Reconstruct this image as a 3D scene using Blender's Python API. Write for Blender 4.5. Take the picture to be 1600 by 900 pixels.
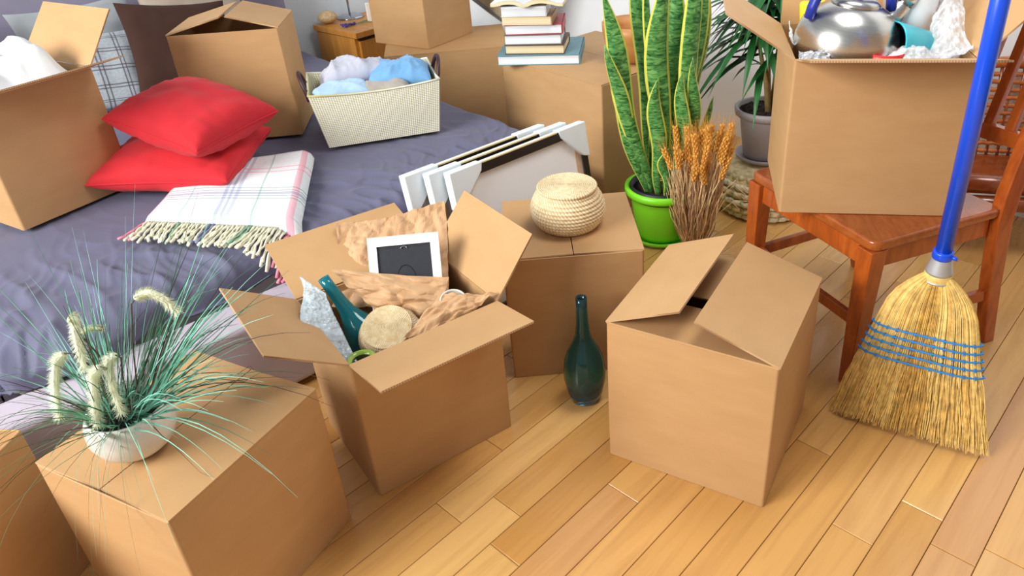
import bpy, bmesh, math, random
from math import sin, cos, pi, radians, sqrt
from mathutils import Vector, Matrix, noise
random.seed(7)
scene = bpy.context.scene
COL = scene.collection
for o in list(bpy.data.objects): bpy.data.objects.remove(o)

# ---------------------------------------------------------------- camera
TH, RO = radians(29.98713), radians(-2.74109)
fw = Vector((0, cos(TH), -sin(TH))); r0 = Vector((1, 0, 0)); u0 = r0.cross(fw)
rt = cos(RO)*r0 + sin(RO)*u0; up = -sin(RO)*r0 + cos(RO)*u0
cd = bpy.data.cameras.new('camera'); cam = bpy.data.objects.new('camera', cd); COL.objects.link(cam)
m = Matrix.Identity(4)
for i in range(3):
    m[i][0] = rt[i]; m[i][1] = up[i]; m[i][2] = -fw[i]
m[2][3] = 1.40
cam.matrix_world = m
cd.sensor_fit = 'HORIZONTAL'; cd.sensor_width = 36.0; cd.lens = 1176.7668/1600*36.0
cd.shift_x = -(900.5951-800)/1600; cd.shift_y = (388.38627-450)/1600
cd.clip_start = 0.02; cd.clip_end = 60
scene.camera = cam

# ---------------------------------------------------------------- world, light, exposure
w = bpy.data.worlds.new('daylight_room'); scene.world = w; w.use_nodes = True
w.node_tree.nodes['Background'].inputs[0].default_value = (0.86, 0.93, 1.0, 1)
w.node_tree.nodes['Background'].inputs[1].default_value = 0.46
def area(name, loc, target, size, sy, power, color):
    l = bpy.data.lights.new(name, 'AREA'); l.shape = 'RECTANGLE'; l.size = size; l.size_y = sy
    l.energy = power; l.color = color
    o = bpy.data.objects.new(name, l); COL.objects.link(o); o.location = loc
    o.rotation_euler = (Vector(target)-Vector(loc)).to_track_quat('-Z', 'Y').to_euler()
    return o
area('window_daylight', (-3.55, -.75, 2.6), (0.0, 2.05, 0.25), 2.6, 1.7, 375, (1.0, 0.985, 0.955))
area('overhead_fill_light', (0.75, 1.75, 2.75), (0.75, 2.1, 0), .9, .9, 34, (1.0, 0.97, 0.92))  # added overhead fill without a real fixture, brightens the pouf and right side
scene.view_settings.view_transform = 'Standard'; scene.view_settings.look = 'None'
scene.view_settings.gamma = 1.0; scene.view_settings.exposure = -0.16
scene.view_settings.use_curve_mapping = False

# ---------------------------------------------------------------- materials
def C(h):
    h = h.lstrip('#'); v = [int(h[i:i+2], 16)/255 for i in (0, 2, 4)]
    return tuple((x/12.92 if x <= .04045 else ((x+.055)/1.055)**2.4) for x in v)+(1,)
MATS = {}
class NT:
    def __init__(s, name):
        s.m = bpy.data.materials.new(name); s.m.use_nodes = True; s.t = s.m.node_tree
        s.b = s.t.nodes['Principled BSDF']; s.out = s.t.nodes['Material Output']; MATS[name] = s.m
    def n(s, typ, **kw):
        nd = s.t.nodes.new('ShaderNode'+typ)
        for k, v in kw.items():
            if hasattr(nd, k): setattr(nd, k, v)
        return nd
    def l(s, a, b): s.t.links.new(a, b)
    def coords(s, kind='Object', scale=(1, 1, 1), rot=(0, 0, 0)):
        mp = s.n('Mapping'); mp.inputs['Scale'].default_value = scale; mp.inputs['Rotation'].default_value = rot
        if kind == 'Position': s.l(s.n('NewGeometry').outputs['Position'], mp.inputs[0])
        else: s.l(s.n('TexCoord').outputs[kind], mp.inputs[0])
        return mp.outputs[0]
    def noise(s, vec, scale, detail=3, rough=.55, dist=0):
        t = s.n('TexNoise'); t.inputs['Scale'].default_value = scale; t.inputs['Detail'].default_value = detail
        t.inputs['Roughness'].default_value = rough; t.inputs['Distortion'].default_value = dist
        s.l(vec, t.inputs['Vector']); return t.outputs['Fac']
    def ramp(s, fac, stops, interp='LINEAR'):
        r = s.n('ValToRGB'); r.color_ramp.interpolation = interp
        el = r.color_ramp.elements
        while len(el) < len(stops): el.new(.5)
        for e, (p, c) in zip(el, stops): e.position = p; e.color = c if len(c) == 4 else tuple(c)+(1,)
        s.l(fac, r.inputs[0]); return r.outputs[0]
    def math(s, op, a, b=None, c=None):
        x = s.n('Math', operation=op)
        for i, v in enumerate((a, b, c)):
            if v is None: continue
            if isinstance(v, (int, float)): x.inputs[i].default_value = v
            else: s.l(v, x.inputs[i])
        return x.outputs[0]
    def mix(s, f, a, b, mode='MIX'):
        x = s.n('Mix', data_type='RGBA', blend_type=mode)
        for i, v in ((0, f), (6, a), (7, b)):
            if isinstance(v, (int, float)): x.inputs[i].default_value = v
            elif isinstance(v, tuple): x.inputs[i].default_value = v
            else: s.l(v, x.inputs[i])
        return x.outputs[2]
    def sep(s, vec):
        x = s.n('SeparateXYZ'); s.l(vec, x.inputs[0]); return x.outputs
    def bump(s, h, strength=.3, dist=.002):
        b = s.n('Bump'); b.inputs['Strength'].default_value = strength; b.inputs['Distance'].default_value = dist
        s.l(h, b.inputs['Height']); s.l(b.outputs[0], s.b.inputs['Normal'])
    def set(s, **kw):
        for k, v in kw.items():
            key = {'col': 'Base Color', 'rough': 'Roughness', 'metal': 'Metallic', 'trans': 'Transmission Weight',
                   'ior': 'IOR', 'sheen': 'Sheen Weight', 'coat': 'Coat Weight', 'alpha': 'Alpha',
                   'spec': 'Specular IOR Level', 'sss': 'Subsurface Weight'}[k]
            if isinstance(v, (int, float, tuple)): s.b.inputs[key].default_value = v
            else: s.l(v, s.b.inputs[key])
        return s

def plain(name, c, rough=.5, var=.12, scale=30, bump=0, coord='Object', **kw):
    s = NT(name); v = s.coords(coord); f = s.noise(v, scale, 4)
    c = C(c) if isinstance(c, str) else c
    d = tuple(x*(1-var) for x in c[:3])+(1,); e = tuple(min(1, x*(1+var)) for x in c[:3])+(1,)
    s.set(col=s.ramp(f, [(.3, d), (.7, e)]), rough=rough, **kw)
    if bump: s.bump(s.noise(v, scale*4, 2), bump, .001)
    return s.m
def fabric(name, c, rough=.85, weave=600, var=.1, bump=.25, sheen=.2):
    s = NT(name); v = s.coords('Object'); f = s.noise(v, 6, 4); g = s.noise(v, weave, 1)
    c = C(c); d = tuple(x*(1-var) for x in c[:3])+(1,); e = tuple(min(1, x*(1+var)) for x in c[:3])+(1,)
    s.set(col=s.ramp(f, [(.3, d), (.7, e)]), rough=rough, sheen=sheen); s.bump(g, bump, .0006); return s.m
def wood(name, dark, light, rough=.35, scale=(3, 40, 40), coord='Object', coat=0.0):
    s = NT(name); v = s.coords(coord, scale); f = s.noise(v, 1.0, 5, .6, .6)
    s.set(col=s.ramp(f, [(.25, C(dark)), (.75, C(light))]), rough=rough, coat=coat); s.bump(f, .08, .001); return s.m

def mk_cardboard():
    s = NT('cardboard'); v = s.coords('Object', (1, 1, 3))
    a = s.noise(v, 7, 5, .55, .2); b = s.noise(s.coords('Object', (1, 1, 1)), 170, 3)
    c1 = s.ramp(a, [(.25, C('#bb9264')), (.75, C('#c59d6e'))])
    c2 = s.mix(s.math('MULTIPLY', b, .25), c1, C('#ab8456'))
    s.set(col=c2, rough=.6, spec=.35); s.bump(b, .08, .0006)
    s = NT('cardboard_edge'); u = s.sep(s.coords('UV'))
    wv = s.math('SINE', s.math('MULTIPLY', u[0], 2*pi/.006))
    s.set(col=s.ramp(s.math('MULTIPLY_ADD', wv, .5, .5), [(.1, C('#9a7450')), (.5, C('#c4a076'))]), rough=.8)
mk_cardboard()
def mk_floor():
    s = NT('floor_wood'); inf = s.n('ObjectInfo')
    pos = s.coords('Position', (1, 1, 1), (0, 0, -radians(47.06)))
    add = s.n('VectorMath', operation='ADD'); s.l(pos, add.inputs[0])
    cx = s.n('CombineXYZ')
    rnd = inf.outputs['Random']
    s.l(s.math('MULTIPLY', rnd, 37.0), cx.inputs[0]); s.l(s.math('MULTIPLY', rnd, 91.0), cx.inputs[1]); s.l(cx.outputs[0], add.inputs[1])
    mp = s.n('Mapping'); mp.inputs['Scale'].default_value = (1.6, 22, 1); s.l(add.outputs[0], mp.inputs[0])
    g = s.noise(mp.outputs[0], 1.0, 5, .62, 1.0)
    mp2 = s.n('Mapping'); mp2.inputs['Scale'].default_value = (5, 150, 1); s.l(add.outputs[0], mp2.inputs[0])
    fine = s.noise(mp2.outputs[0], 1.0, 2)
    base = s.ramp(rnd, [(0, C('#c8944f')), (.2, C('#dfb06a')), (.45, C('#d3a05c')), (.6, C('#e6ba75')), (.8, C('#cb9860')), (1, C('#e1b56f'))])
    c = s.mix(s.ramp(g, [(.45, (0, 0, 0)), (.8, (.6, .6, .6))]), base, C('#a97440'))
    c = s.mix(s.math('MULTIPLY', fine, .18), c, C('#9c6a3a'))
    kn = s.noise(add.outputs[0], 9, 2, .5)
    c = s.mix(s.ramp(kn, [(.72, (0, 0, 0)), (.80, (.45, .45, .45))]), c, C('#8a5a33'))
    s.set(col=c, rough=s.math('MULTIPLY_ADD', g, .10, .22), spec=.5, coat=.25); s.b.inputs['Coat Roughness'].default_value = .12
    s.bump(fine, .03, .0006)
mk_floor()
plain('floor_gap', '#5a3a22', .8)
plain('wall_white', '#eef2f6', .75, .015, 8, .05)
plain('wall_blue', '#dbe4ec', .75, .015, 8, .05)
plain('wall_tan', '#a98f78', .8, .03)
plain('trim_white', '#f2f2f0', .4, .02)

# ---------------------------------------------------------------- helpers
def new_obj(name, me, mat, parent=None, smooth=False):
    o = bpy.data.objects.new(name, me); COL.objects.link(o)
    if mat is not None:
        for mm in (mat if isinstance(mat, (list, tuple)) else [mat]):
            me.materials.append(MATS[mm] if isinstance(mm, str) else mm)
    if smooth: me.polygons.foreach_set('use_smooth', [True]*len(me.polygons))
    if parent is not None: o.parent = parent
    return o
def mesh(name, V, F, mat, parent=None, smooth=False, uv=None, mi=None):
    me = bpy.data.meshes.new(name); me.from_pydata([tuple(v) for v in V], [], F)
    if uv is not None:
        lay = me.uv_layers.new(name='UVMap')
        for lp in me.loops: lay.data[lp.index].uv = uv[lp.vertex_index]
    if mi is not None:
        me.polygons.foreach_set('material_index', mi)
    me.update()
    return new_obj(name, me, mat, parent, smooth)
def thing(name, label, cat, loc=(0, 0, 0), rz=0, group=None):
    o = bpy.data.objects.new(name, None); COL.objects.link(o); o.location = loc; o.rotation_euler = (0, 0, rz)
    o.empty_display_size = .05
    return tag(o, label, cat, group)
def tag(o, label, cat, group=None):
    o['label'] = label; o['category'] = cat
    if group: o['group'] = group
    return o
def struct(o): o['kind'] = 'structure'; return o
def stuff(o): o['kind'] = 'stuff'; return o

class MB:
    """collects pieces of one part"""
    def __init__(s): s.V = []; s.F = []; s.UV = []
    def add(s, V, F, UV=None):
        k = len(s.V); s.V += [tuple(v) for v in V]; s.F += [tuple(i+k for i in f) for f in F]
        s.UV += UV if UV else [(0, 0)]*len(V); return s
    def box(s, a, b, M=None):
        (x0, y0, z0), (x1, y1, z1) = a, b
        V = [Vector(p) for p in ((x0,y0,z0),(x1,y0,z0),(x1,y1,z0),(x0,y1,z0),(x0,y0,z1),(x1,y0,z1),(x1,y1,z1),(x0,y1,z1))]
        if M: V = [M @ v for v in V]
        return s.add(V, [(0,3,2,1),(4,5,6,7),(0,1,5,4),(1,2,6,5),(2,3,7,6),(3,0,4,7)])
    def bar(s, p, q, wx, wy, wx2=None, wy2=None, side=None):
        """rectangular bar from p to q"""
        p = Vector(p); q = Vector(q); d = (q-p).normalized()
        sd = Vector(side) if side else (Vector((0, 0, 1)).cross(d) if abs(d.z) < .95 else Vector((1, 0, 0)))
        sd = (sd-d*sd.dot(d)).normalized(); t = d.cross(sd)
        wx2 = wx2 or wx; wy2 = wy2 or wy; V = []
        for c, a, b in ((p, wx, wy), (q, wx2, wy2)):
            for i, j in ((-1, -1), (1, -1), (1, 1), (-1, 1)): V.append(c+sd*(i*a/2)+t*(j*b/2))
        return s.add(V, [(0,3,2,1),(4,5,6,7),(0,1,5,4),(1,2,6,5),(2,3,7,6),(3,0,4,7)])
    def tube(s, P, R, seg=8, cap=True, flat=1.0):
        P = [Vector(p) for p in P]; n = len(P)
        R = [R]*n if isinstance(R, (int, float)) else R
        V = []; F = []; UV = []; prev = None
        for i in range(n):
            d = (P[min(i+1, n-1)]-P[max(i-1, 0)]).normalized()
            if prev is None:
                a = Vector((0, 0, 1)) if abs(d.z) < .9 else Vector((1, 0, 0))
                e = (a-d*a.dot(d)).normalized()
            else: e = (prev-d*prev.dot(d)).normalized()
            prev = e; g = d.cross(e)
            for k in range(seg):
                t = 2*pi*k/seg; V.append(P[i]+e*(R[i]*cos(t))+g*(R[i]*flat*sin(t))); UV.append((k/seg, i/max(1, n-1)))
        for i in range(n-1):
            for k in range(seg):
                k2 = (k+1) % seg; F.append((i*seg+k, i*seg+k2, (i+1)*seg+k2, (i+1)*seg+k))
        if cap and seg > 2: F.append(tuple(range(seg-1, -1, -1))); F.append(tuple(range((n-1)*seg, n*seg)))
        return s.add(V, F, UV)
    def lathe(s, prof, seg=32, M=None, wob=None, cap=True):
        V = []; F = []; UV = []; n = len(prof); idx = []
        for i, (r, z) in enumerate(prof):
            for k in range(seg):
                t = 2*pi*k/seg; rr = r*(1+(wob(t, i) if wob else 0)); V.append(Vector((rr*cos(t), rr*sin(t), z))); UV.append((k/seg, i/(n-1)))
        for i in range(n-1):
            for k in range(seg):
                k2 = (k+1) % seg; F.append((i*seg+k, i*seg+k2, (i+1)*seg+k2, (i+1)*seg+k))
        if cap and prof[0][0] > 1e-6: F.append(tuple(range(seg-1, -1, -1)))
        if cap and prof[-1][0] > 1e-6: F.append(tuple(range((n-1)*seg, n*seg)))
        if M: V = [M @ v for v in V]
        return s.add(V, F, UV)
    def ribbon(s, P, W, nrm, curl=0):
        """flat tapered strip along P, width W list, nrm: face normal hint"""
        n = len(P); V = []; F = []; UV = []
        for i in range(n):
            d = (Vector(P[min(i+1, n-1)])-Vector(P[max(i-1, 0)])).normalized(); a = d.cross(Vector(nrm)); a = a.normalized() if a.length > 1e-6 else Vector((1, 0, 0))
            b = a.cross(d)
            for j in (-1, 0, 1): V.append(Vector(P[i])+a*(j*W[i]/2)+b*(abs(j)*curl*W[i])); UV.append(((j+1)/2, i/(n-1)))
        for i in range(n-1):
            for j in (0, 1): F.append((i*3+j, i*3+j+1, i*3+j+4, i*3+j+3))
        return s.add(V, F, UV)
    def build(s, name, mat, parent=None, smooth=False, bevel=0, seg=2):
        o = mesh(name, s.V, s.F, mat, parent, smooth, s.UV)
        if bevel:
            b = o.modifiers.new('bevel', 'BEVEL'); b.width = bevel; b.segments = seg; b.limit_method = 'ANGLE'; b.angle_limit = radians(40)
            o.data.polygons.foreach_set('use_smooth', [True]*len(o.data.polygons))
            wn = o.modifiers.new('wn', 'WEIGHTED_NORMAL')
        return o
def grid(nx, ny, fn, thick=0, closed=False):
    """fn(a,b) -> Vector with a,b in 0..1"""
    V = []; F = []; UV = []
    for j in range(ny+1):
        for i in range(nx+1):
            V.append(Vector(fn(i/nx, j/ny))); UV.append((i/nx, j/ny))
    for j in range(ny):
        for i in range(nx):
            k = j*(nx+1)+i; F.append((k, k+1, k+nx+2, k+nx+1))
    return V, F, UV
def nz(x, y, z, s=1.0, o=0.0):
    return noise.noise(Vector((x*s+o, y*s+o*1.7, z*s+o*.3)))
def ridge(x, y, s=1.0, o=0.0):
    return 1-abs(noise.noise(Vector((x*s+o, y*s-o, o*.37))))*2

# ---------------------------------------------------------------- room
BD = radians(47.06); TD = Vector((cos(BD), sin(BD), 0)); ND = Vector((sin(BD), -cos(BD), 0))
fl = struct(mesh('floor', [(-4, -2.5, -.012), (5, -2.5, -.012), (5, 7, -.012), (-4, 7, -.012), (-4, -2.5, -.06), (5, -2.5, -.06), (5, 7, -.06), (-4, 7, -.06)],
     [(0, 1, 2, 3), (7, 6, 5, 4), (0, 4, 5, 1), (1, 5, 6, 2), (2, 6, 7, 3), (3, 7, 4, 0)], 'floor_gap'))
def board_mesh():
    V = []; e = .0012
    for z, i in ((-.011, 0), (-e, 0), (0, e)):
        for sx, sy in ((-1, -1), (1, -1), (1, 1), (-1, 1)): V.append((sx*(.5-i*2), sy*(.5-i*10), z))
    F = [(8, 9, 10, 11)]
    for L in (0, 4):
        for k in range(4): F.append((L+k, L+(k+1) % 4, L+4+(k+1) % 4, L+4+k))
    me = bpy.data.meshes.new('board'); me.from_pydata(V, [], F); me.materials.append(MATS['floor_wood']); return me
BM = board_mesh(); BW = .0924
known = {}
def rowof(n): return round((n+.934+.046)/BW-.5)
for a, t in ((-.523, 1.393), (-.332, 1.205), (-.237, 1.365), (-.889, .676), (-.80, .975), (-1.068, .672), (-1.146, .89)):
    known.setdefault(int(math.floor((a+.934)/BW)), []).append(t)
nb = 0
rb = random.Random(11)
for row in range(-12, 18):
    n0 = -.934+row*BW; ks = sorted(known.get(row, []))
    t = .05+rb.random()*.5; cuts = []
    while t < 3.5:
        cuts.append(t); t += rb.choice((.32, .55, .7, .9, 1.1))*(.9+.2*rb.random())
    if ks: cuts = [c for c in cuts if all(abs(c-k) > .32 for k in ks)]+ks
    cuts = sorted([-.5]+cuts+[3.9])
    for a, b in zip(cuts, cuts[1:]):
        L = b-a-.0014; c = TD*((a+b)/2)+ND*(n0+BW/2)
        # leave out boards wholly outside the view or below the bed platform
        if c.y < .35 or c.y-L*.4 > 3.9 or abs(c.x) > 1.25+.5*c.y: continue
        if (-.682*c.x+.731*c.y) > 2.3 and (.731*c.x+.682*c.y) < 1.5: continue
        if (.731*c.x+.682*c.y) > 3.6: continue
        o = bpy.data.objects.new('board', BM); COL.objects.link(o); o.parent = fl
        o.location = c; o.rotation_euler = (0, 0, BD); o.scale = (L, BW-.0014, 1); nb += 1
print('boards', nb)
UD = Vector((.731, .682, 0)); VD = Vector((-.682, .731, 0))
def uv(u, v, z=0.): return UD*u+VD*v+Vector((0, 0, z))
UVM = Matrix(((.731, -.682, 0, 0), (.682, .731, 0, 0), (0, 0, 1, 0), (0, 0, 0, 1)))
def wallbox(name, a, b, mat):
    return struct(MB().box(a, b, UVM).build(name, mat))
WV = 4.13; WU = 2.95
wallbox('wall_back', (-2.6, WV, -.06), (WU+.1, WV+.1, 2.6), 'wall_blue')
wallbox('wall_right', (WU, -1.6, -.06), (WU+.1, WV, 2.6), 'wall_white')
wallbox('wall_front', (-1.2, -1.7, -.06), (WU+.1, -1.6, 2.6), 'wall_tan')

# ---------------------------------------------------------------- cartons
CT = .0045
def carton(label, b, flaps=(), closed=None, h_seal=True):
    x, y, z, yaw, w_, d_, h = b
    t = thing('cardboard_box', label, 'box', (x, y, z), yaw)
    hb = h-CT if closed else h
    r = .007
    def ring(i, zz, rr):
        P = []
        for cx, cy, a0 in ((i+rr, i+rr, 180), (w_-i-rr, i+rr, 270), (w_-i-rr, d_-i-rr, 0), (i+rr, d_-i-rr, 90)):
            for k in range(4): a = radians(a0+30*k); P.append(Vector((cx+rr*cos(a), cy+rr*sin(a), zz)))
        return P
    V = ring(0, 0.001, r)
    for f in (.34, .67): 
        R2 = ring(0, hb*f, r); c = Vector((w_/2, d_/2, hb*f))
        V += [c+(p-c)*1.004 for p in R2]
        for k in range(len(R2)): V[-1-k].z = hb*f
    V += ring(0, hb-.001, r)+ring(CT*.5, hb, r*.8)+ring(CT, hb-.001, r*.5)+ring(CT, .006, r*.5)
    F = [tuple(range(15, -1, -1))]; n = 16
    for L in range(6):
        for k in range(n): F.append((L*n+k, L*n+(k+1) % n, (L+1)*n+(k+1) % n, (L+1)*n+k))
    F.append(tuple(range(6*n, 7*n)))
    o = mesh('box_body', V, F, 'cardboard', t)
    md = o.modifiers.new('e', 'EDGE_SPLIT'); md.split_angle = radians(45); o.data.polygons.foreach_set('use_smooth', [True]*len(o.data.polygons))
    fl_ = list(flaps)
    if closed == 'fb': fl_ += [('front', 180, d_/2-.0012), ('back', 180, d_/2-.0012)]
    if closed == 'lr': fl_ += [('left', 180, w_/2-.0012), ('right', 180, w_/2-.0012)]
    for f in fl_:
        side, ang, dep = f[:3]; bow = f[3] if len(f) > 3 else 0; dz = f[4] if len(f) > 4 else 0; tap = f[5] if len(f) > 5 else .004
        P, Q, out = {'front': ((0, 0), (w_, 0), (0, -1)), 'back': ((w_, d_), (0, d_), (0, 1)),
                     'left': ((0, d_), (0, 0), (-1, 0)), 'right': ((w_, 0), (w_, d_), (1, 0))}[side]
        P = Vector((*P, hb+dz)); Q = Vector((*Q, hb+dz)); out = Vector((*out, 0)); e = (Q-P).normalized(); L = (Q-P).length
        V = []; F = []; UVs = []; ny = 5
        for j in range(ny+1):
            g = j/ny; s_ = g*dep; a = radians(ang)
            v = out*cos(a)+Vector((0, 0, 1))*sin(a); nn = Vector((0, 0, 1))*cos(a)-out*sin(a)
            off = bow*4*g*(1-g)
            ins = .0015+tap*g
            for lay in (0, 1):
                # sheet lies on the upper/outer side; for a folded-shut flap on top of the rim
                lift = (lay*CT if ang < 120 else -lay*CT) - (0 if ang < 120 else 0)
                if ang >= 120: lift = -(1-lay)*CT*0 - lay*CT
                base = P+v*s_+nn*(off+lift)
                V += [base+e*ins, base+e*(L-ins)]; UVs += [(0+ins, s_), (L-ins, s_)]
        for j in range(ny):
            k = j*4
            F += [(k, k+4, k+5, k+1), (k+2, k+3, k+7, k+6), (k, k+2, k+6, k+4), (k+1, k+5, k+7, k+3)]
        F += [(0, 1, 3, 2), (ny*4, ny*4+2, ny*4+3, ny*4+1)]
        mi = []
        for j in range(ny): mi += [0, 0, 1, 1]
        mi += [0, 1]
        # side edges use UV along depth
        fo = mesh('flap', V, F, ['cardboard', 'cardboard_edge'], t, uv=UVs, mi=mi)
        bmm = bmesh.new(); bmm.from_mesh(fo.data); bmesh.ops.recalc_face_normals(bmm, faces=bmm.faces); bmm.to_mesh(fo.data); bmm.free()
    return t
BX = {'A': (.4010, 1.1921, 0, radians(60.57), .382, .3935, .403), 'B': (-.4984, 1.2809, 0, radians(35.82), .377, .334, .396),
      'D': (-.7146, .8907, 0, radians(64.09), .370, .355, .3896), 'C': (.1798, 1.7223, 0, radians(93.72), .3535, .3758, .395),
      'F': (.9528, 1.7020, .462, radians(81.09), .350, .417, .406), 'J': (-1.0206, 2.728, .385, radians(96.87), .28, .380, .4),
      'K': (-1.6509, 2.0211, .385, radians(59.99), .3605, .37, .399), 'E': (-1.154, .772, 0, radians(84), .37, .25, .39),
      'G': (.118, 2.639, 0, .741, .542, .572, .55), 'H': (-.86, 3.53, 0, radians(9), .60, .45, .45),
      'I': (-.66, 3.62, .4505, radians(58.5), .352, .345, .4)}
carton('half closed cardboard box with two raised flaps beside the broom', BX['A'], [('back', 157, .188, .0), ('front', 163, .198), ('left', 188, .17), ('right', 188, .17)])
carton('open cardboard box holding crumpled brown paper and a teal vase', BX['B'], [('left', 33, .185), ('front', 11, .168), ('right', 50, .182), ('back', 17, .215)])
carton('closed cardboard box carrying the white pot of grass', BX['D'], (), 'fb')
carton('closed cardboard box carrying the round lidded wicker basket', BX['C'], (), 'fb')
carton('open cardboard box standing on the wooden chair', BX['F'], [('back', 33, .20), ('left', 15, .20), ('front', 48, .2), ('right', 78, .2)])
carton('cardboard box on the bed behind the red cushions, flaps ajar', BX['J'], [('back', 166, .195), ('front', 164, .178)])
carton('open cardboard box of white foam sheet at the bed edge', BX['K'], [('right', 51, .19), ('front', 15, .205)])
carton('dark open cardboard box cut off at the lower left corner', BX['E'], [('right', -80, .15)] and [])
carton('tall closed cardboard box under the stack of books', BX['G'], (), 'lr')
carton('low wide cardboard box behind the white laundry basket', BX['H'], (), 'fb')
carton('smaller cardboard box stacked on another beside the nightstand', BX['I'], (), 'fb')
# ---------------------------------------------------------------- bed
fabric('bed_upholstery', '#b3a9b6', .8, 500)
fabric('headboard_fabric', '#8f8aa0', .85, 500)
fabric('duvet_cloth', '#5d5d76', .72, 900, .06, .12, .1)
fabric('red_cotton', '#c8202b', .88, 900, .08, .2, .05)
fabric('brown_suede', '#3a2015', .95, 700, .12, .2, 0)
fabric('grey_linen', '#9aa0a5', .85, 800)
fabric('beige_linen', '#a99a8c', .85, 800)
plain('mattress_ticking', '#d8d6d2', .85, .04)
bed = thing('bed', 'low lilac grey upholstered platform bed against the back wall', 'bed', uv(.85, 2.9), 0)
BL = bed.location.copy()
def bedpart(mb, name, mat, **k):
    mb.V = [tuple(Vector(v)-BL) for v in mb.V]; return mb.build(name, mat, bed, **k)
U0, U1, V0 = -.05, 1.742, 1.955
b = MB().box((-.22, 1.79, .02), (1.752, 1.93, .272), UVM); bedpart(b, 'front_rail', 'bed_upholstery', bevel=.018, seg=3)
b = MB().box((-.22, 1.935, .02), (-.055, 3.96, .272), UVM); bedpart(b, 'side_rail', 'bed_upholstery', bevel=.018, seg=3)
b = MB().box((-.05, 1.935, .05), (1.752, 3.96, .2), UVM); bedpart(b, 'slat_base', 'bed_upholstery')
b = MB().box((-.30, 3.965, .0), (1.72, 4.09, 1.08), UVM); bedpart(b, 'headboard', 'headboard_fabric', bevel=.03, seg=3)
b = MB().box((-.02, 1.985, .2), (1.715, 3.95, .345), UVM); bedpart(b, 'mattress', 'mattress_ticking', bevel=.03, seg=3)
# bedding: a cover that lies over the mattress and hangs at the foot and the sides
def duvet():
    nx, ny = 330, 340; HANG = .15; rr = .05
    a0, a1, b0, b1 = U0-.075, U1+HANG, V0-.075, 3.93
    def f(a, b):
        u = a0+(a1-a0)*a; v = b0+(b1-b0)*b
        cu = min(max(u, U0+rr), U1-rr); cv = max(v, V0+rr)
        du, dv = u-cu, v-cv; d = sqrt(du*du+dv*dv)
        w1 = nz(u, v, 0, 1.6, 3.1); w2 = nz(u+.3*w1, v*1.0, 0, 4.2, 7.7)
        # long pulled folds running down towards the foot edge
        edge = max(0, 1-max(0, v-V0)/.55)
        side = max(0, 1-max(0, U1-u)/.35)
        fine = nz(u*13+2*w1, v*2.6, 0, 1, 4.4)*.6+nz(u*27+3*w2, v*5.5, 0, 1, 8.8)*.3+.5*max(0, ridge(u*7+.9*w1, v*1.6-u, 1, 5.3))**3
        gen = nz(u*3.0+w2, v*6.5, 0, 1, 1.4)*.5+nz((u+v)*7, (u-v)*2.5, 0, 1, 6.6)*.5
        rg1 = 1-abs(nz(u*9+v*3+1.6*w1, v*3.2-u*2, 0, 1, 3.7))*2.4
        rg2 = 1-abs(nz(u*17-v*4+2*w2, v*6+u*3, 0, 1, 9.3))*2.4
        z = .371+.004*w1+.006*gen+.016*edge*(fine-.2)+(.0015+.0145*edge)*(max(0, rg1)**2-.4)+(.0008+.007*edge)*(max(0, rg2)**2-.4)
        z = min(z, .3865)
        if d < 1e-6: return uv(u, v, z)
        nx_, ny_ = du/d, dv/d; q = pi*rr/2
        if d < q: t = d/rr; out = rr*sin(t); dn = rr*(1-cos(t))
        else: out = rr; dn = rr+(d-q)
        fl_ = min(1, d/q)
        s_ = (u if abs(dv) > abs(du) else v)
        ripple = fl_*(.010*ridge(s_, v*.2, 4.0, 2.2)+.003*sin(s_*30+w1*9)+.010*w2)
        # corner fold spreads over the ledge
        spread = .06*math.exp(-((u-.11)/.13)**2)*fl_ if dv < 0 else 0
        hh = z-dn
        lim = .276 + (.0 if dv < 0 or du < 0 else -.12)
        if hh < lim: out += (lim-hh)*.35; hh = lim+.004*w2
        return uv(cu+nx_*(out+ripple+spread), cv+ny_*(out+ripple+spread), hh)
    V, F, U_ = grid(nx, ny, f)
    o = mesh('duvet', V, F, 'duvet_cloth', None, True, U_)
    s_ = o.modifiers.new('s', 'SOLIDIFY'); s_.thickness = .006; s_.offset = -1
    tag(o, 'rumpled slate grey duvet spread over the platform bed', 'duvet')
duvet()

# ---------------------------------------------------------------- cushions
def pillow_mesh(W, Hh, T, n=34, pinch=.10, seed=0, wr=.006, power=.42):
    V = []; F = []; UVs = []
    def pt(a, b, s):
        x = a*W/2*(1-pinch*(1-b*b)**1.0*abs(a)**3); y = b*Hh/2*(1-pinch*(1-a*a)*abs(b)**3)
        e = max(0, (1-a*a))*max(0, (1-b*b))
        t = T/2*e**power
        rim = (1-e)
        # gathers radiating from the seams
        ga = sin(a*26+seed*3+3*nz(a, b, seed, 2))*max(0, abs(b)-.35)+sin(b*24+seed+3*nz(b, a, seed, 2))*max(0, abs(a)-.35)
        t += wr*e**.35*(ga*.6+nz(a*1.0, b*1.0, seed+s, 3)*1.2)
        return Vector((x, y, s*max(0, t)))
    m_ = n+1
    def q(i): 
        t = i/n*2-1
        return sin(t*pi/2)
    for s in (1, -1):
        for j in range(m_):
            for i in range(m_):
                V.append(pt(q(i), q(j), s)); UVs.append((i/n, j/n))
    for s in (0, 1):
        for j in range(n):
            for i in range(n):
                k = s*m_*m_+j*m_+i; f = (k, k+1, k+m_+1, k+m_); F.append(f if s == 0 else f[::-1])
    return V, F, UVs
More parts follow.
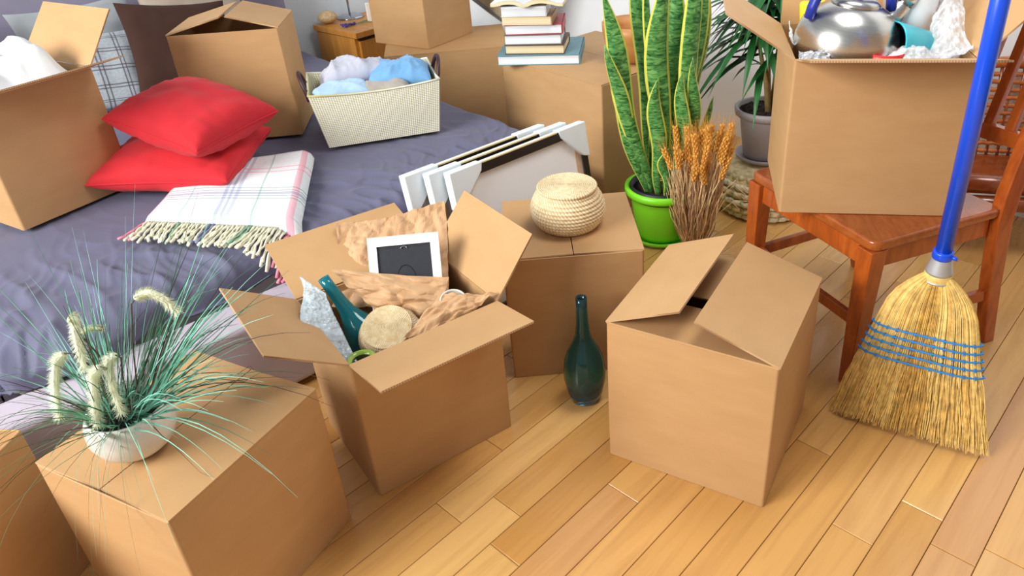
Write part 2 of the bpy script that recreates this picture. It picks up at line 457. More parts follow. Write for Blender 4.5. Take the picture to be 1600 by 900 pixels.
def cushion(label, mat, W, Hh, T, loc, xd, yd, pmat=None, seed=0, group=None, name='cushion', cat='cushion', wr=.006, sag=0, power=.42, pinch=.10):
    """xd / yd: directions of the two sides"""
    xd = Vector(xd).normalized(); yd = Vector(yd); yd = (yd-xd*yd.dot(xd)).normalized(); zd = xd.cross(yd)
    V, F, U_ = pillow_mesh(W, Hh, T, seed=seed, wr=wr, power=power, pinch=pinch)
    if sag:
        V = [Vector((v.x, v.y, v.z+sag*((v.x/W*2)**2*(v.y/Hh*2)**2))) for v in V]
    t = thing(name, label, cat, loc, 0, group)
    M = Matrix((xd, yd, zd)).transposed()
    o = mesh('cover', [M @ v for v in V], F, mat, t, True, U_)
    bm = bmesh.new(); bm.from_mesh(o.data); bmesh.ops.remove_doubles(bm, verts=bm.verts, dist=1e-5); bm.to_mesh(o.data); bm.free()
    if pmat:
        P = []
        k = 20
        for a, b in [(i/k*2-1, -1) for i in range(k)]+[(1, i/k*2-1) for i in range(k)]+[(1-i/k*2, 1) for i in range(k)]+[(-1, 1-i/k*2) for i in range(k+1)]:
            x = a*W/2*(1-pinch*(1-b*b)*abs(a)**3); y = b*Hh/2*(1-pinch*(1-a*a)*abs(b)**3)
            z = sag*(a*b)**2
            P.append(M @ Vector((x, y, z)))
        MB().tube(P, .0032, 6).build('piping', pmat, t, True)
    return t
CU = [(-1.663, 2.593), (-1.201, 2.232), (-1.002, 2.482)]
cushion('upper red cushion lying on top of the other red cushion', 'red_cotton', .385, .345, .17, (-1.222, 2.362, .605), (.31, -.143, -.06), (.194, .242, 0), 'red_cotton', 1, 'red cushions stacked on the bed', power=.36, wr=.009, pinch=.05)
cushion('lower red cushion pressed under the other red cushion', 'red_cotton', .46, .38, .15, (-1.300, 2.375, .462), (.47, -.03, .0), (.03, .33, .03), 'red_cotton', 4, 'red cushions stacked on the bed', power=.36, wr=.009, pinch=.05)
LEAN = (-.682*.42, .731*.42, .9)
def back_pillow(label, mat, u, v, z, W, Hh, T, roll=0, lean=.42, seed=0, **k):
    r = radians(roll); ld = Vector((-.682*lean, .731*lean, sqrt(1-lean*lean))); x = UD*cos(r)+ld*sin(r); y = ld*cos(r)-UD*sin(r)
    return cushion(label, mat, W, Hh, T, uv(u, v, z), x, y, None, seed, 'cushions along the headboard', **k)
def mk_plaid():
    s = NT('plaid_grey'); v = s.sep(s.coords('UV')); fs = []
    base = s.noise(s.coords('UV'), 60, 3)
    col = s.ramp(base, [(.3, C('#9aa4ad')), (.7, C('#b4bcc3'))])
    for ax in (0, 1):
        fr = s.math('FRACT', s.math('MULTIPLY', v[ax], 7.0))
        l1 = s.math('LESS_THAN', s.math('ABSOLUTE', s.math('SUBTRACT', fr, .42)), .035)
        l2 = s.math('LESS_THAN', s.math('ABSOLUTE', s.math('SUBTRACT', fr, .60)), .035)
        col = s.mix(s.math('MULTIPLY', s.math('MAXIMUM', l1, l2), .75), col, C('#4a3f48'))
    s.set(col=col, rough=.85, sheen=.2)
mk_plaid()
back_pillow('dark brown cushion leaning next to the grey plaid cushion', 'brown_suede', 1.045, 3.58, .570, .44, .44, .15, -9, .45, 1, power=.36)
back_pillow('grey cushion with dark plaid lines behind the open box', 'plaid_grey', .72, 3.66, .535, .40, .36, .13, -6, .5, 2, power=.36)
back_pillow('dark brown cushion half hidden by the foam-filled box', 'brown_suede', .46, 3.68, .52, .42, .34, .13, 3, .5, 3)
back_pillow('grey linen cushion with a pointed corner above the box flap', 'grey_linen', .735, 3.83, .60, .47, .40, .12, 1, .22, 4, power=.36)
back_pillow('beige linen cushion with black buttons at the headboard', 'beige_linen', 1.22, 3.82, .635, .47, .48, .13, 0, .24, 5, power=.36)
back_pillow('olive grey cushion at the far left of the headboard', 'beige_linen', .23, 3.68, .64, .36, .46, .12, 0, .3, 6)
# black buttons on the beige cushion
bt = [o for o in COL.objects if o.get('label', '').startswith('beige linen')][0]
plain('black_button', '#16130f', .4)
ld = Vector((-.682*.28, .731*.28, .96)); nn_ = UD.cross(ld).normalized()
for a, c in ((.02, .10), (.10, .17), (-.14, .02)):
    p = UD*a+ld*c+nn_*.066
    MB().lathe([(0, -.004), (.008, -.004), (.008, .004), (0, .006)], 12, Matrix.Translation(p) @ nn_.to_track_quat('Z', 'Y').to_matrix().to_4x4()).build('button', 'black_button', bt, True)

# ---------------------------------------------------------------- plaid throw with fringe
def mk_throw():
    s = NT('throw_wool'); v = s.sep(s.coords('UV'))
    col = s.ramp(s.noise(s.coords('UV'), 40, 3), [(.3, C('#dfe6ea')), (.7, C('#eef2f4'))])
    def band(ax, p, w_, c, f): 
        nonlocal col
        d = s.math('LESS_THAN', s.math('ABSOLUTE', s.math('SUBTRACT', v[ax], p)), w_)
        col = s.mix(s.math('MULTIPLY', d, f), col, C(c))
    # stripes running to the fringe (u) and across (v)
    for p, w_, c, f in ((.94, .022, '#f08aa4', .65), (.70, .006, '#4aa58f', .6), (.47, .012, '#7f92c6', .6), (.51, .009, '#7f92c6', .6), (.55, .012, '#7f92c6', .5), (.24, .006, '#4aa58f', .5), (.05, .018, '#ee8fa8', .6)):
        band(0, p, w_, c, f)
    for p, w_, c, f in ((.30, .006, '#3f7f76', .6), (.335, .005, '#5a5f78', .6), (.37, .016, '#7d84a8', .6), (.405, .005, '#5a5f78', .6), (.44, .006, '#3f7f76', .6), (.70, .008, '#ef7f9b', .65), (.77, .008, '#ef7f9b', .65), (.08, .004, '#99aabb', .4)):
        band(1, p, w_, c, f)
    w1 = s.n('TexWave'); w1.wave_type = 'BANDS'; w1.inputs['Scale'].default_value = 90; s.l(s.coords('UV', (1, .7, 1), (0, 0, .7)), w1.inputs[0])
    s.set(col=col, rough=.95, sheen=.4); s.bump(w1.outputs['Fac'], .15, .001)
mk_throw()
plain('fringe_cream', '#e4e1c8', .95, .2, 60); plain('fringe_pink', '#e58a9d', .95, .15, 60); plain('fringe_green', '#8fae93', .95, .15, 60); plain('fringe_blue', '#7f86a4', .95, .15, 60)
TA, TB, TC_, TDn = Vector((-1.295, 2.02, 0)), Vector((-.795, 1.925, 0)), Vector((-.908, 2.485, 0)), Vector((-1.30, 2.36, 0))
def thr_xy(a, b): return (TA*(1-a)+TB*a)*(1-b)+(TDn*(1-a)+TC_*a)*b
thr = thing('throw_blanket', 'folded white plaid throw with a fringe lying on the duvet', 'blanket', (-1.05, 2.18, .385))
TL = Vector((-1.05, 2.18, .385))
def thr_f(top):
    def f(a, b):
        p = thr_xy(a, b)
        h = .034*min(1, (min(a, 1-a)*14+.0))**.5*min(1, (b*10+.15))**.5
        h += .006*nz(a*3, b*3, 1, 1)*min(1, a*4)
        # swell of a fold beneath near the left back corner
        h += .020*math.exp(-((a-.30)/.25)**2-((b-.75)/.35)**2)
        z = .386+(h if top else 0)
        over = max(0, V0+.05-(-.682*p.x+.731*p.y))
        return Vector((p.x, p.y, z-over*.7))-TL
    return f
V1, F1, U1_ = grid(50, 40, thr_f(True)); V2, F2, U2_ = grid(50, 40, thr_f(False))
mb = MB(); mb.add(V1, F1, U1_); mb.add(V2, [f[::-1] for f in F2], U2_)
k0 = 51*41
ringi = list(range(51))+[j*51+50 for j in range(1, 41)]+[40*51+i for i in range(49, -1, -1)]+[j*51 for j in range(39, 0, -1)]
for i in range(len(ringi)): a, b_ = ringi[i], ringi[(i+1) % len(ringi)]; mb.F.append((a, a+k0, b_+k0, b_))
mb.build('folded_cloth', 'throw_wool', thr, True)
rf = random.Random(5)
NTS = 92
for i in range(NTS):
    a = (i+.5)/NTS+rf.uniform(-.003, .003)
    lay = i % 2
    p = thr_f(True)(a, 0.0)+Vector((0, 0, .003 if lay else -.003)); d0 = (TB-TA).normalized(); dn = Vector((d0.y, -d0.x, 0))
    L = .075+.030*rf.random()+.030*max(0, a-.3); P = []; sway = rf.uniform(-.14, .14)+.30*math.exp(-((a-.22)/.16)**2)*(1 if lay else .5)
    for k in range(8):
        g = k/7; q = p+dn*(L*g)+d0*(sway*L*g*g+.0022*sin(k*2.2+i))
        wv = q+TL; vv = -.682*wv.x+.731*wv.y; over = V0+.05-vv
        zz = p.z*(1-g)**2+(.005+.006*lay)*(1-(1-g)**2)
        if over > 0: zz -= min(.10, over**2*9)
        q.z = zz; P.append(q)
    mt = 'fringe_pink' if (a > .91 and rf.random() < .8) or (a < .05 and rf.random() < .5) else ('fringe_green' if abs(a-.70) < .018 or abs(a-.25) < .015 else ('fringe_blue' if abs(a-.5) < .05 and rf.random() < .5 else 'fringe_cream'))
    R_ = [.0031*(1+.28*sin(k*2.4)) for k in range(7)]+[.0048]
    MB().tube(P, R_, 6).build('tassel', mt, thr, True)

# ---------------------------------------------------------------- laundry basket
def mk_weave():
    s = NT('paper_weave'); v = s.coords('UV'); x = s.sep(v)
    a = s.math('SINE', s.math('MULTIPLY', x[0], pi)); b = s.math('SINE', s.math('MULTIPLY', x[1], pi))
    ck = s.math('MINIMUM', s.math('ABSOLUTE', a), s.math('ABSOLUTE', b))
    s.set(col=s.ramp(ck, [(.12, C('#bdb87f')), (.45, C('#e6e4cf')), (.75, C('#f6f5ee'))]), rough=.6)
mk_weave()
plain('dark_leather', '#3c1f22', .45, .2); plain('basket_lining', '#4a3a32', .9)
fabric('cloth_lavender', '#b9bccb', .9, 700); fabric('denim_blue', '#6fa6d6', .9, 700, .2); fabric('cloth_pale_blue', '#a9c9e6', .9, 700); fabric('cloth_beige', '#a69f96', .9, 700)
LB = [Vector((-.877, 2.571, .386)), Vector((-.493, 2.690, .386))]
ld_ = (LB[1]-LB[0]).normalized(); lw = (LB[1]-LB[0]).length; ln = Vector((-ld_.y, ld_.x, 0))
lb = thing('laundry_basket', 'cream woven laundry basket of clothes standing on the bed', 'basket', LB[0], math.atan2(ld_.y, ld_.x))
LD, LH = .26, .205; ov = .033
def lb_side(p0, p1, q0, q1, nu, nv, outn):
    p0, p1, q0, q1, outn = map(Vector, (p0, p1, q0, q1, outn)); R_ = 3
    V = []; F = []; UVs = []; NX, NY = nu*R_, nv*R_
    for j in range(NY+1):
        for i in range(NX+1):
            a, b = i/NX, j/NY; p = (p0*(1-a)+p1*a)*(1-b)+(q0*(1-a)+q1*a)*b
            sag = -.014*4*a*(1-a)*b**4
            d = .0022*abs(sin(a*nu*pi)*sin(b*nv*pi))+.006*sin(pi*a)*sin(pi*b)
            V.append(p+outn*d+Vector((0, 0, sag))); UVs.append((a*nu, b*nv))
    for j in range(NY):
        for i in range(NX): k = j*(NX+1)+i; F.append((k, k+1, k+NX+2, k+NX+1))
    return V, F, UVs
mb = MB(); o_ = ov
c0, c1, c2, c3 = (0, 0, 0), (lw, 0, 0), (lw, LD, 0), (0, LD, 0)
t0, t1, t2, t3 = (-o_, -o_*.6, LH), (lw+o_*.7, -o_*.6, LH), (lw+o_*.7, LD+o_*.6, LH), (-o_, LD+o_*.6, LH)
mb.add(*lb_side(c0, c1, t0, t1, 56, 30, (0, -1, 0))); mb.add(*lb_side(c1, c2, t1, t2, 38, 30, (1, 0, 0)))
mb.add(*lb_side(c2, c3, t2, t3, 56, 30, (0, 1, 0))); mb.add(*lb_side(c3, c0, t3, t0, 38, 30, (-1, 0, 0)))
mb.add([c0, c1, c2, c3], [(3, 2, 1, 0)])
sd = mb.build('woven_body', 'paper_weave', lb, True); sm = sd.modifiers.new('s', 'SOLIDIFY'); sm.thickness = .004; sm.offset = -1
mb = MB()
P = []
for (a, b) in ((t0, t1), (t1, t2), (t2, t3), (t3, t0)):
    for k in range(10): g = k/10; q = Vector(a)*(1-g)+Vector(b)*g; q.z -= .014*4*g*(1-g); P.append(q)
P.append(P[0]); mb.tube(P, .004, 6).build('rim', 'paper_weave', lb, True)
mb = MB().box((.004, .004, .12), (lw-.004, LD-.004, .13)); mb.build('lining', 'basket_lining', lb)
for xs, lean_ in ((-o_-.002, -.02), (lw+o_*.7+.002, .02)):
    P = []
    for k in range(17):
        t = pi*k/16; P.append(Vector((xs+lean_*sin(t), LD/2+.062*cos(t), LH-.045+.088*sin(t)**.8)))
    MB().tube(P, .0075, 8).build('handle', 'dark_leather', lb, True)
def garment(label, mat, cx, cy, wx, wy, h, seed, rz=0, z0=.16):
    """a loosely folded garment: a crumpled soft heap with its own depth, in basket coordinates"""
    M = lb_M
    n = 40
    def f(top):
        def g(a, b):
            x, y = a*2-1, b*2-1; e = max(0, 1-abs(x)**3)*max(0, 1-abs(y)**3)
            k = nz(x, y, seed, 1.1)*.35+nz(x, y, seed+5, 2.4)*.15
            fo = max(0, ridge(x*1.0+.3*k, y*.5, 1.0, seed))**2; f2 = max(0, ridge(x+.4*y+.2*k, y*1.1-.3*x, 3.4, seed+2))**4
            z = (h*e**.32*(.78+.22*fo+k*.25+.07*f2) if top else 0)
            xx = x*wx/2*(1+.08*nz(y, seed, 0, 2)); yy = y*wy/2*(1+.1*nz(x, seed, 3, 2))
            return M @ Vector((cx+xx*cos(rz)-yy*sin(rz), cy+xx*sin(rz)+yy*cos(rz), z0+z))
        return g
    V1, F1, U1_ = grid(n, n, f(True)); V2, F2, U2_ = grid(n, n, f(False))
    mb = MB(); mb.add(V1, F1, U1_); mb.add(V2, [q[::-1] for q in F2], U2_)
    o = mb.build('folded_garment', mat, None, True)
    bm = bmesh.new(); bm.from_mesh(o.data); bmesh.ops.remove_doubles(bm, verts=bm.verts, dist=1e-5); bm.to_mesh(o.data); bm.free()
    return tag(o, label, 'clothing', 'clothes in the laundry basket')
lb_M = Matrix.Translation(LB[0]) @ Matrix.Rotation(math.atan2(ld_.y, ld_.x), 4, 'Z')
garment('lavender grey shirt folded at the back of the laundry basket', 'cloth_lavender', .14, .20, .25, .12, .10, 1.3, .12, .17)
garment('denim blue trousers heaped by the right handle of the basket', 'denim_blue', .30, .15, .23, .20, .085, 4.4, -.1, .165)
garment('pale blue top in the left front of the laundry basket', 'cloth_pale_blue', .08, .065, .20, .12, .055, 7.9, .1, .165)
garment('small beige top at the front middle of the laundry basket', 'cloth_beige', .235, .055, .17, .10, .045, 9.2, -.2, .165)

# ---------------------------------------------------------------- nightstand and what stands on it
wood('oak_veneer', '#b5722a', '#d99a48', .4, (30, 30, 2.5))
plain('dark_groove', '#3a2010', .7)
NS = Vector((-1.10, 4.0, 0)); NSv = -.682*NS.x+.731*NS.y; NSu = .731*NS.x+.682*NS.y
ns = thing('nightstand', 'oak nightstand with one drawer beside the bed', 'nightstand', NS, radians(50))
MB().box((0, .02, .0), (.40, .36, .42)).build('carcass', 'oak_veneer', ns, bevel=.002)
MB().box((-.008, -.012, .425), (.408, .37, .455)).build('top', 'oak_veneer', ns, bevel=.002)
MB().box((.004, .004, .42), (.396, .358, .425)).build('shadow_gap', 'dark_groove', ns)
dr = MB().box((.02, 0, .235), (.38, .02, .405)).build('drawer', 'oak_veneer', ns, bevel=.002)
MB().box((.02, .004, .405), (.38, .02, .419)).build('finger_groove', 'dark_groove', dr)
MB().box((.02, 0, .03), (.38, .02, .225)).build('drawer', 'oak_veneer', ns, bevel=.002)
nsM = Matrix.Translation(NS) @ Matrix.Rotation(radians(50), 4, 'Z')
plain('wicker_pale', '#cbb083', .7, .2, 80, .3)
p = Vector((-1.305, 4.25, .4555))
wb = MB().lathe([(0, 0)]+[(.052*sin(radians(a))*(1+.03*sin(a)), .034-.034*cos(radians(a))) for a in range(35, 160, 6)]+[(.02, .066), (0, .066)], 28).build('lidded_wicker_pot', 'wicker_pale', None, True); wb.location = p
tag(wb, 'small pale wicker pot with a lid on the nightstand', 'basket')
lp = thing('table_lamp', 'lamp with a thin chrome stem and round base on the nightstand', 'lamp', Vector((-1.215, 4.375, .4555)))
s = NT('chrome'); s.set(col=C('#b9bdc4'), metal=1.0, rough=.18)
MB().lathe([(0, 0), (.075, 0), (.075, .005), (.05, .014), (.012, .018), (0, .018)], 32).build('base', 'chrome', lp, True)
MB().tube([(0, 0, .015), (0, 0, .15), (0, 0, .35)], .006, 10).build('stem', 'chrome', lp, True)
plain('lamp_white', '#eeeae0', .7, .02)
MB().lathe([(.09, .33), (.07, .50), (.067, .50), (.087, .33)], 32, cap=False).build('shade', 'lamp_white', lp, True)
plain('lavender_purple', '#5b4a9a', .8, .25, 200); plain('stem_green', '#6f8a5a', .7)
lv = thing('lavender_sprig', 'purple lavender sprig lying on the nightstand', 'flowers', Vector((-1.145, 4.18, .4555)), radians(43))
rl = random.Random(3)
for k in range(4):
    a = -.3+.2*k; P0 = Vector((.0, 0, .006)); dirv = Vector((cos(a+pi), sin(a+pi), 0))
    MB().tube([P0, P0+Vector((.10, .02*(k-1.5), 0))], .0012, 5).build('flower_stem', 'stem_green', lv)
    mb = MB()
    for q in range(10):
        c = P0+dirv*(.008*q)+Vector((rl.uniform(-.004, .004), rl.uniform(-.004, .004), rl.uniform(0, .006)))
        mb.lathe([(0, -.006), (.006, 0), (0, .007)], 6, Matrix.Translation(c))
    mb.build('flower_spike', 'lavender_purple', lv, True)
wc = MB().box((-.011, -.011, 0), (.011, .011, .10)).build('white_candle', 'lamp_white', None, bevel=.003); wc.location = Vector((-1.075, 4.245, .4555)); wc.rotation_euler = (0, 0, .4)
tag(wc, 'slim white candle on the nightstand beside the stacked box', 'candle')
# ---------------------------------------------------------------- picture frames leaning on the bed
plain('frame_black', '#17130f', .35, .2); plain('frame_edge_white', '#e6e4dd', .5, .04); plain('frame_edge_wood', '#d8c48f', .6, .1)
plain('corner_foam', '#dfe8ee', .6, .02, 20, .1); plain('mount_paper', '#f3f4f9', .6, .03, 6); plain('mount_tan', '#c79c72', .7)
s = NT('frame_glass'); s.set(col=(1, 1, 1, 1), rough=.03, alpha=.10, spec=.8); s.b.inputs['IOR'].default_value = 1.5
def picture_frame(label, u0, vb, vt, ztop, Wd, first):
    """stands on the floor; local x along the bed foot, local y up the frame, local z towards the room"""
    Hh = sqrt(ztop**2+(vt-vb)**2)
    yd = (VD*((vt-vb)/Hh)+Vector((0, 0, ztop/Hh))); zd = UD.cross(yd)
    M = Matrix.Translation(uv(u0, vb, .001)) @ Matrix((UD, yd, zd)).transposed().to_4x4()
    t = thing('picture_frame', label, 'picture frame', uv(u0, vb, .001), 0, 'picture frames leaning at the bed foot')
    inv = Matrix.Translation(-uv(u0, vb, .001))
    fwd, dp = .030, .022
    def pb(mb, name, mat, par=t, **k):
        mb.V = [tuple(inv @ (M @ Vector(v))) for v in mb.V]; return mb.build(name, mat, par, **k)
    pb(MB().box((0, Hh-fwd, 0), (Wd, Hh, dp)), 'top_bar', 'frame_black'); pb(MB().box((0, 0, 0), (Wd, fwd, dp)), 'bottom_bar', 'frame_black')
    pb(MB().box((0, fwd, 0), (fwd*.7, Hh-fwd, dp)), 'side_bar', 'frame_black'); pb(MB().box((Wd-fwd*.7, fwd, 0), (Wd, Hh-fwd, dp)), 'side_bar', 'frame_black')
    pb(MB().box((0, Hh, -.001), (Wd, Hh+.002, dp-.001)), 'edge_strip', 'frame_edge_white')
    pb(MB().box((.10, Hh-.001, dp-.004), (Wd-.12, Hh+.0025, dp+.0005)), 'edge_strip', 'frame_edge_wood')
    pb(MB().box((.01, .01, .004), (Wd-.01, Hh-.01, .008)), 'backing_sheet', 'mount_paper')
    pb(MB().box((.02, .02, .008), (.045, Hh-.02, .010)), 'mount_strip', 'mount_tan'); pb(MB().box((Wd-.045, .02, .008), (Wd-.02, Hh-.02, .010)), 'mount_strip', 'mount_tan')
    pb(MB().box((.02, .02, .014), (Wd-.02, Hh-.02, .016)), 'glass_pane', 'frame_glass')
    # foam corner protectors: triangular pockets
    for sx in (0, 1):
        L = .115; e = .006; V = []
        for z in (-e, dp+e):
            for (x, y) in ((-e, Hh+e), (L, Hh+e), (L*.94, Hh-.02), (.02, Hh-L*.92), (-e, Hh-L)):
                V.append(Vector((x if not sx else Wd-x, y, z)))
        F = [(4, 3, 2, 1, 0), (5, 6, 7, 8, 9)]+[(i, (i+1) % 5, 5+(i+1) % 5, 5+i) for i in range(5)]
        if sx: F = [f[::-1] for f in F]
        pb(MB().add(V, F), 'corner_protector', 'corner_foam', bevel=.003)
picture_frame('front black picture frame with white foam corners', 1.120, 1.668, 1.748, .495, .548, True)
picture_frame('middle black picture frame between the two others', 1.075, 1.706, 1.790, .495, .545, False)
picture_frame('rear black picture frame nearest the duvet', 1.020, 1.745, 1.832, .495, .54, False)

# large framed canvas leaning on the wall behind the books
wood('canvas_tan', '#a08f74', '#c2b294', .8, (3, 20, 3)); plain('frame_silver', '#8f939a', .3, .1, 30, 0, metal=.6)

LC0 = uv(2.52, 3.10, .437)
lc = thing('framed_canvas', 'large tan canvas in a grey frame tilted behind the books', 'picture', LC0)
ce = (VD*.94+Vector((0, 0, .342))+UD*.0).normalized(); cp_ = (Vector((0, 0, .94))-VD*.342+UD*.12).normalized(); cn = ce.cross(cp_)
cM = Matrix((ce, cp_, cn)).transposed().to_4x4()
MB().box((0, .012, 0), (.62, .42, .018), cM).build('canvas', 'canvas_tan', lc)
MB().box((-.014, -.004, -.008), (.63, .012, .026), cM).build('frame_bar', 'frame_silver', lc)
MB().box((-.014, -.010, -.004), (.63, -.004, .022), cM).build('frame_lip', 'frame_edge_white', lc)
MB().box((-.014, .012, -.008), (0, .43, .026), cM).build('frame_bar', 'frame_silver', lc)

# ---------------------------------------------------------------- books on the tall box
def mk_pages(name, c1, c2):
    s = NT(name); v = s.coords('Object', (1, 1, 260)); f = s.noise(v, 1, 2)
    s.set(col=s.ramp(f, [(.3, C(c1)), (.7, C(c2))]), rough=.85)
mk_pages('pages_white', '#cdd3da', '#f0f4f8'); mk_pages('pages_cream', '#cbb88e', '#ecdfbd')
for nme, c in (('cover_teal', '#5f8b98'), ('cover_red', '#a5303c'), ('cover_grey', '#6f6a66'), ('cover_brown', '#54382c'), ('cover_white', '#dfe2e4'), ('cover_tan', '#a8865a')): plain(nme, c, .5, .06)
BKd = Vector((1, -.12, 0)).normalized(); BKn = Vector((.12, 1, 0)).normalized()
zb = .5505
def book(label, x0, w_, d_, h, cov, pages, rz=0, y0=0.0, hard=True, spine='left'):
    global zb
    base = Vector((-.275, 2.945, zb))+BKd*x0+BKn*y0
    t = thing('book', label, 'book', base, math.atan2(BKd.y, BKd.x)+rz, 'books stacked on the tall box')
    ct = .0028 if hard else .001
    MB().box((0, 0, 0), (w_, d_, ct)).build('cover_board', cov, t); MB().box((0, 0, h-ct), (w_, d_, h)).build('cover_board', cov, t)
    iy = .004 if hard else 0
    MB().box((.003, iy, ct), (w_-(.004 if hard else 0), d_-iy, h-ct)).build('page_block', pages, t)
    MB().box((-.001, 0, 0) if spine == 'left' else (w_-.002, 0, 0), (.003, d_, h) if spine == 'left' else (w_+.002, d_, h)).build('spine', cov, t) if spine != 'back' else MB().box((0, d_-.003, 0), (w_, d_, h)).build('spine', cov, t)
    zb += h+.0004
book('large teal hardcover at the bottom of the stack', 0, .325, .27, .038, 'cover_teal', 'pages_white', .02, 0, spine='right')
book('brown covered book second from the bottom of the stack', .03, .235, .19, .036, 'cover_brown', 'pages_cream', -.01, .02, spine='back')
book('grey covered thick book third from the bottom', .03, .225, .17, .038, 'cover_grey', 'pages_white', .02, .02, spine='back')
book('book with red cover in the middle of the stack', .035, .225, .18, .038, 'cover_red', 'pages_white', .05, .02, spine='right')
book('cream paged paperback above the red book', .025, .195, .15, .031, 'cover_tan', 'pages_cream', -.02, .02, False, 'right')
book('white paged paperback just under the open book', .025, .175, .14, .038, 'cover_white', 'pages_white', .02, .02, False, 'right')
ob = thing('open_book', 'open book lying face up on top of the stack', 'book', Vector((-.275, 2.945, zb))+BKd*.125+BKn*.09, math.atan2(BKd.y, BKd.x)-.05, 'books stacked on the tall box')
def leafcurve(sx, W_, th):
    P = []
    for k in range(13):
        g = k/12; P.append((sx*W_*g, .010+th*(sin(pi*min(1, g*1.15)*.9)**.8)*(1-.45*g)))
    return P
for sx, W_, th, nm in ((-1, .13, .020, 'left_pages'), (1, .15, .024, 'right_pages')):
    top = leafcurve(sx, W_, th); V = []; F = []
    for (x, z) in top:
        for y in (-.09, .09): V += [Vector((x, y, z)), Vector((x*1.0, y, max(.001, z-.016*(1-.3*abs(x)/W_))))]
    for k in range(12):
        a = k*4; F += [(a, a+2, a+6, a+4), (a+1, a+5, a+7, a+3), (a, a+4, a+5, a+1), (a+2, a+3, a+7, a+6)]
    F += [(0, 1, 3, 2), (48, 50, 51, 49)]
    o = MB().add(V, F).build(nm, 'pages_cream', ob)
    bm = bmesh.new(); bm.from_mesh(o.data); bmesh.ops.recalc_face_normals(bm, faces=bm.faces); bm.to_mesh(o.data); bm.free()
    V = []; 
    for (x, z) in top: V += [Vector((x, -.0895, z+.0006)), Vector((x, .0895, z+.0006))]
    F = [(2*k, 2*k+2, 2*k+3, 2*k+1) for k in range(12)]
    if sx < 0: F = [f[::-1] for f in F]
    MB().add(V, F).build('open_page', 'pages_white', ob, True)

# wooden bowl behind the snake plant
wood('bowl_wood', '#a9703c', '#c98d54', .45, (6, 6, 30))
bw = MB().lathe([(0, .001), (.055, .001), (.075, .012), (.108, .06), (.122, .115), (.124, .150), (.117, .150), (.112, .115), (.095, .06), (.06, .02), (0, .014)], 48).build('wooden_bowl', 'bowl_wood', None, True)
bw.location = (.262, 2.93, .5505); tag(bw, 'wooden bowl on the tall box behind the snake plant', 'bowl')

# ---------------------------------------------------------------- snake plant
plain('green_plastic', '#86ea2a', .35, .05, 10); plain('inner_pot_dark', '#1b222b', .5); plain('potting_soil', '#2f2018', .95, .4, 120, .8)
def mk_leafmat():
    s = NT('snake_leaf'); v = s.sep(s.coords('UV'))
    d = s.math('ABSOLUTE', s.math('SUBTRACT', v[0], .5))
    cx = s.n('CombineXYZ'); inf = s.n('ObjectInfo')
    s.l(s.math('MULTIPLY', v[0], 1.3), cx.inputs[0]); s.l(s.math('MULTIPLY', v[1], 38), cx.inputs[1]); s.l(s.math('MULTIPLY', inf.outputs['Random'], 50), cx.inputs[2])
    n = s.noise(cx.outputs[0], 1.4, 4, .65, 1.2)
    g = s.ramp(n, [(.36, C('#1c4a24')), (.47, C('#3f7f3c')), (.62, C('#77ad62'))])
    e = s.math('GREATER_THAN', s.math('ADD', d, s.math('MULTIPLY', s.math('SUBTRACT', s.noise(s.coords('UV', (1, 6, 1)), 3), .5), .05)), .405)
    s.set(col=s.mix(e, g, C('#d9d65a')), rough=.33, spec=.5)
mk_leafmat()
SP = Vector((.325, 2.50, 0))
sp = thing('snake_plant', 'tall variegated snake plant in a bright green pot', 'plant', SP)
pot = MB().lathe([(0, .018), (.094, .018), (.097, .03), (.112, .15), (.116, .185), (.134, .187), (.138, .197), (.137, .212), (.128, .216), (.120, .212), (.118, .19), (.10, .17), (0, .17)], 56).build('pot', 'green_plastic', sp, True)
MB().lathe([(0, .001), (.105, .001), (.118, .012), (.120, .022), (.113, .022), (.10, .008), (0, .008)], 48).build('saucer', 'green_plastic', sp, True)
MB().lathe([(.117, .175), (.117, .218), (.111, .220), (.109, .19), (.0, .19)], 48).build('inner_pot', 'inner_pot_dark', sp, True)
MB().lathe([(0, .200), (.05, .202), (.109, .196)], 32, wob=lambda t, i: .03*sin(5*t+i)).build('soil', 'potting_soil', sp, True)
def snake_leaf(bx, by, tx, ty, L, W_, face, twist=.8, bend=0., seed=0):
    """leaf from (bx,by) at soil level to tip offset (tx,ty,L)"""
    n = 22; V = []; F = []; UVs = []; nx = 6
    for i in range(n+1):
        g = i/n
        c = Vector((bx+(tx-bx)*g**1.2+bend*sin(pi*g)+.008*sin(g*9+seed), by+(ty-by)*g+.006*sin(g*7+seed*2), .195+L*g))
        wv = W_*.94*(.30+.70*min(1, g*1.9))*(1 if g < .62 else max(0.02, 1-((g-.62)/.38)**2.0))
        a = face+twist*sin(g*3.4+seed)*.6
        sd = Vector((cos(a), sin(a), 0)); nr = Vector((-sin(a), cos(a), 0))
        for j in range(nx+1):
            q = j/nx*2-1; wob = .05*wv*sin(g*9+seed+(2 if q > 0 else 0))*abs(q)**2
            V.append(c+sd*(q*wv/2)+nr*((q*q*.22)*wv+wob)); UVs.append((j/nx, g))
    for i in range(n):
        for j in range(nx): k = i*(nx+1)+j; F.append((k, k+1, k+nx+2, k+nx+1))
    o = mesh('leaf', V, F, 'snake_leaf', sp, True, UVs)
    m_ = o.modifiers.new('s', 'SOLIDIFY'); m_.thickness = .0035; m_.offset = 0
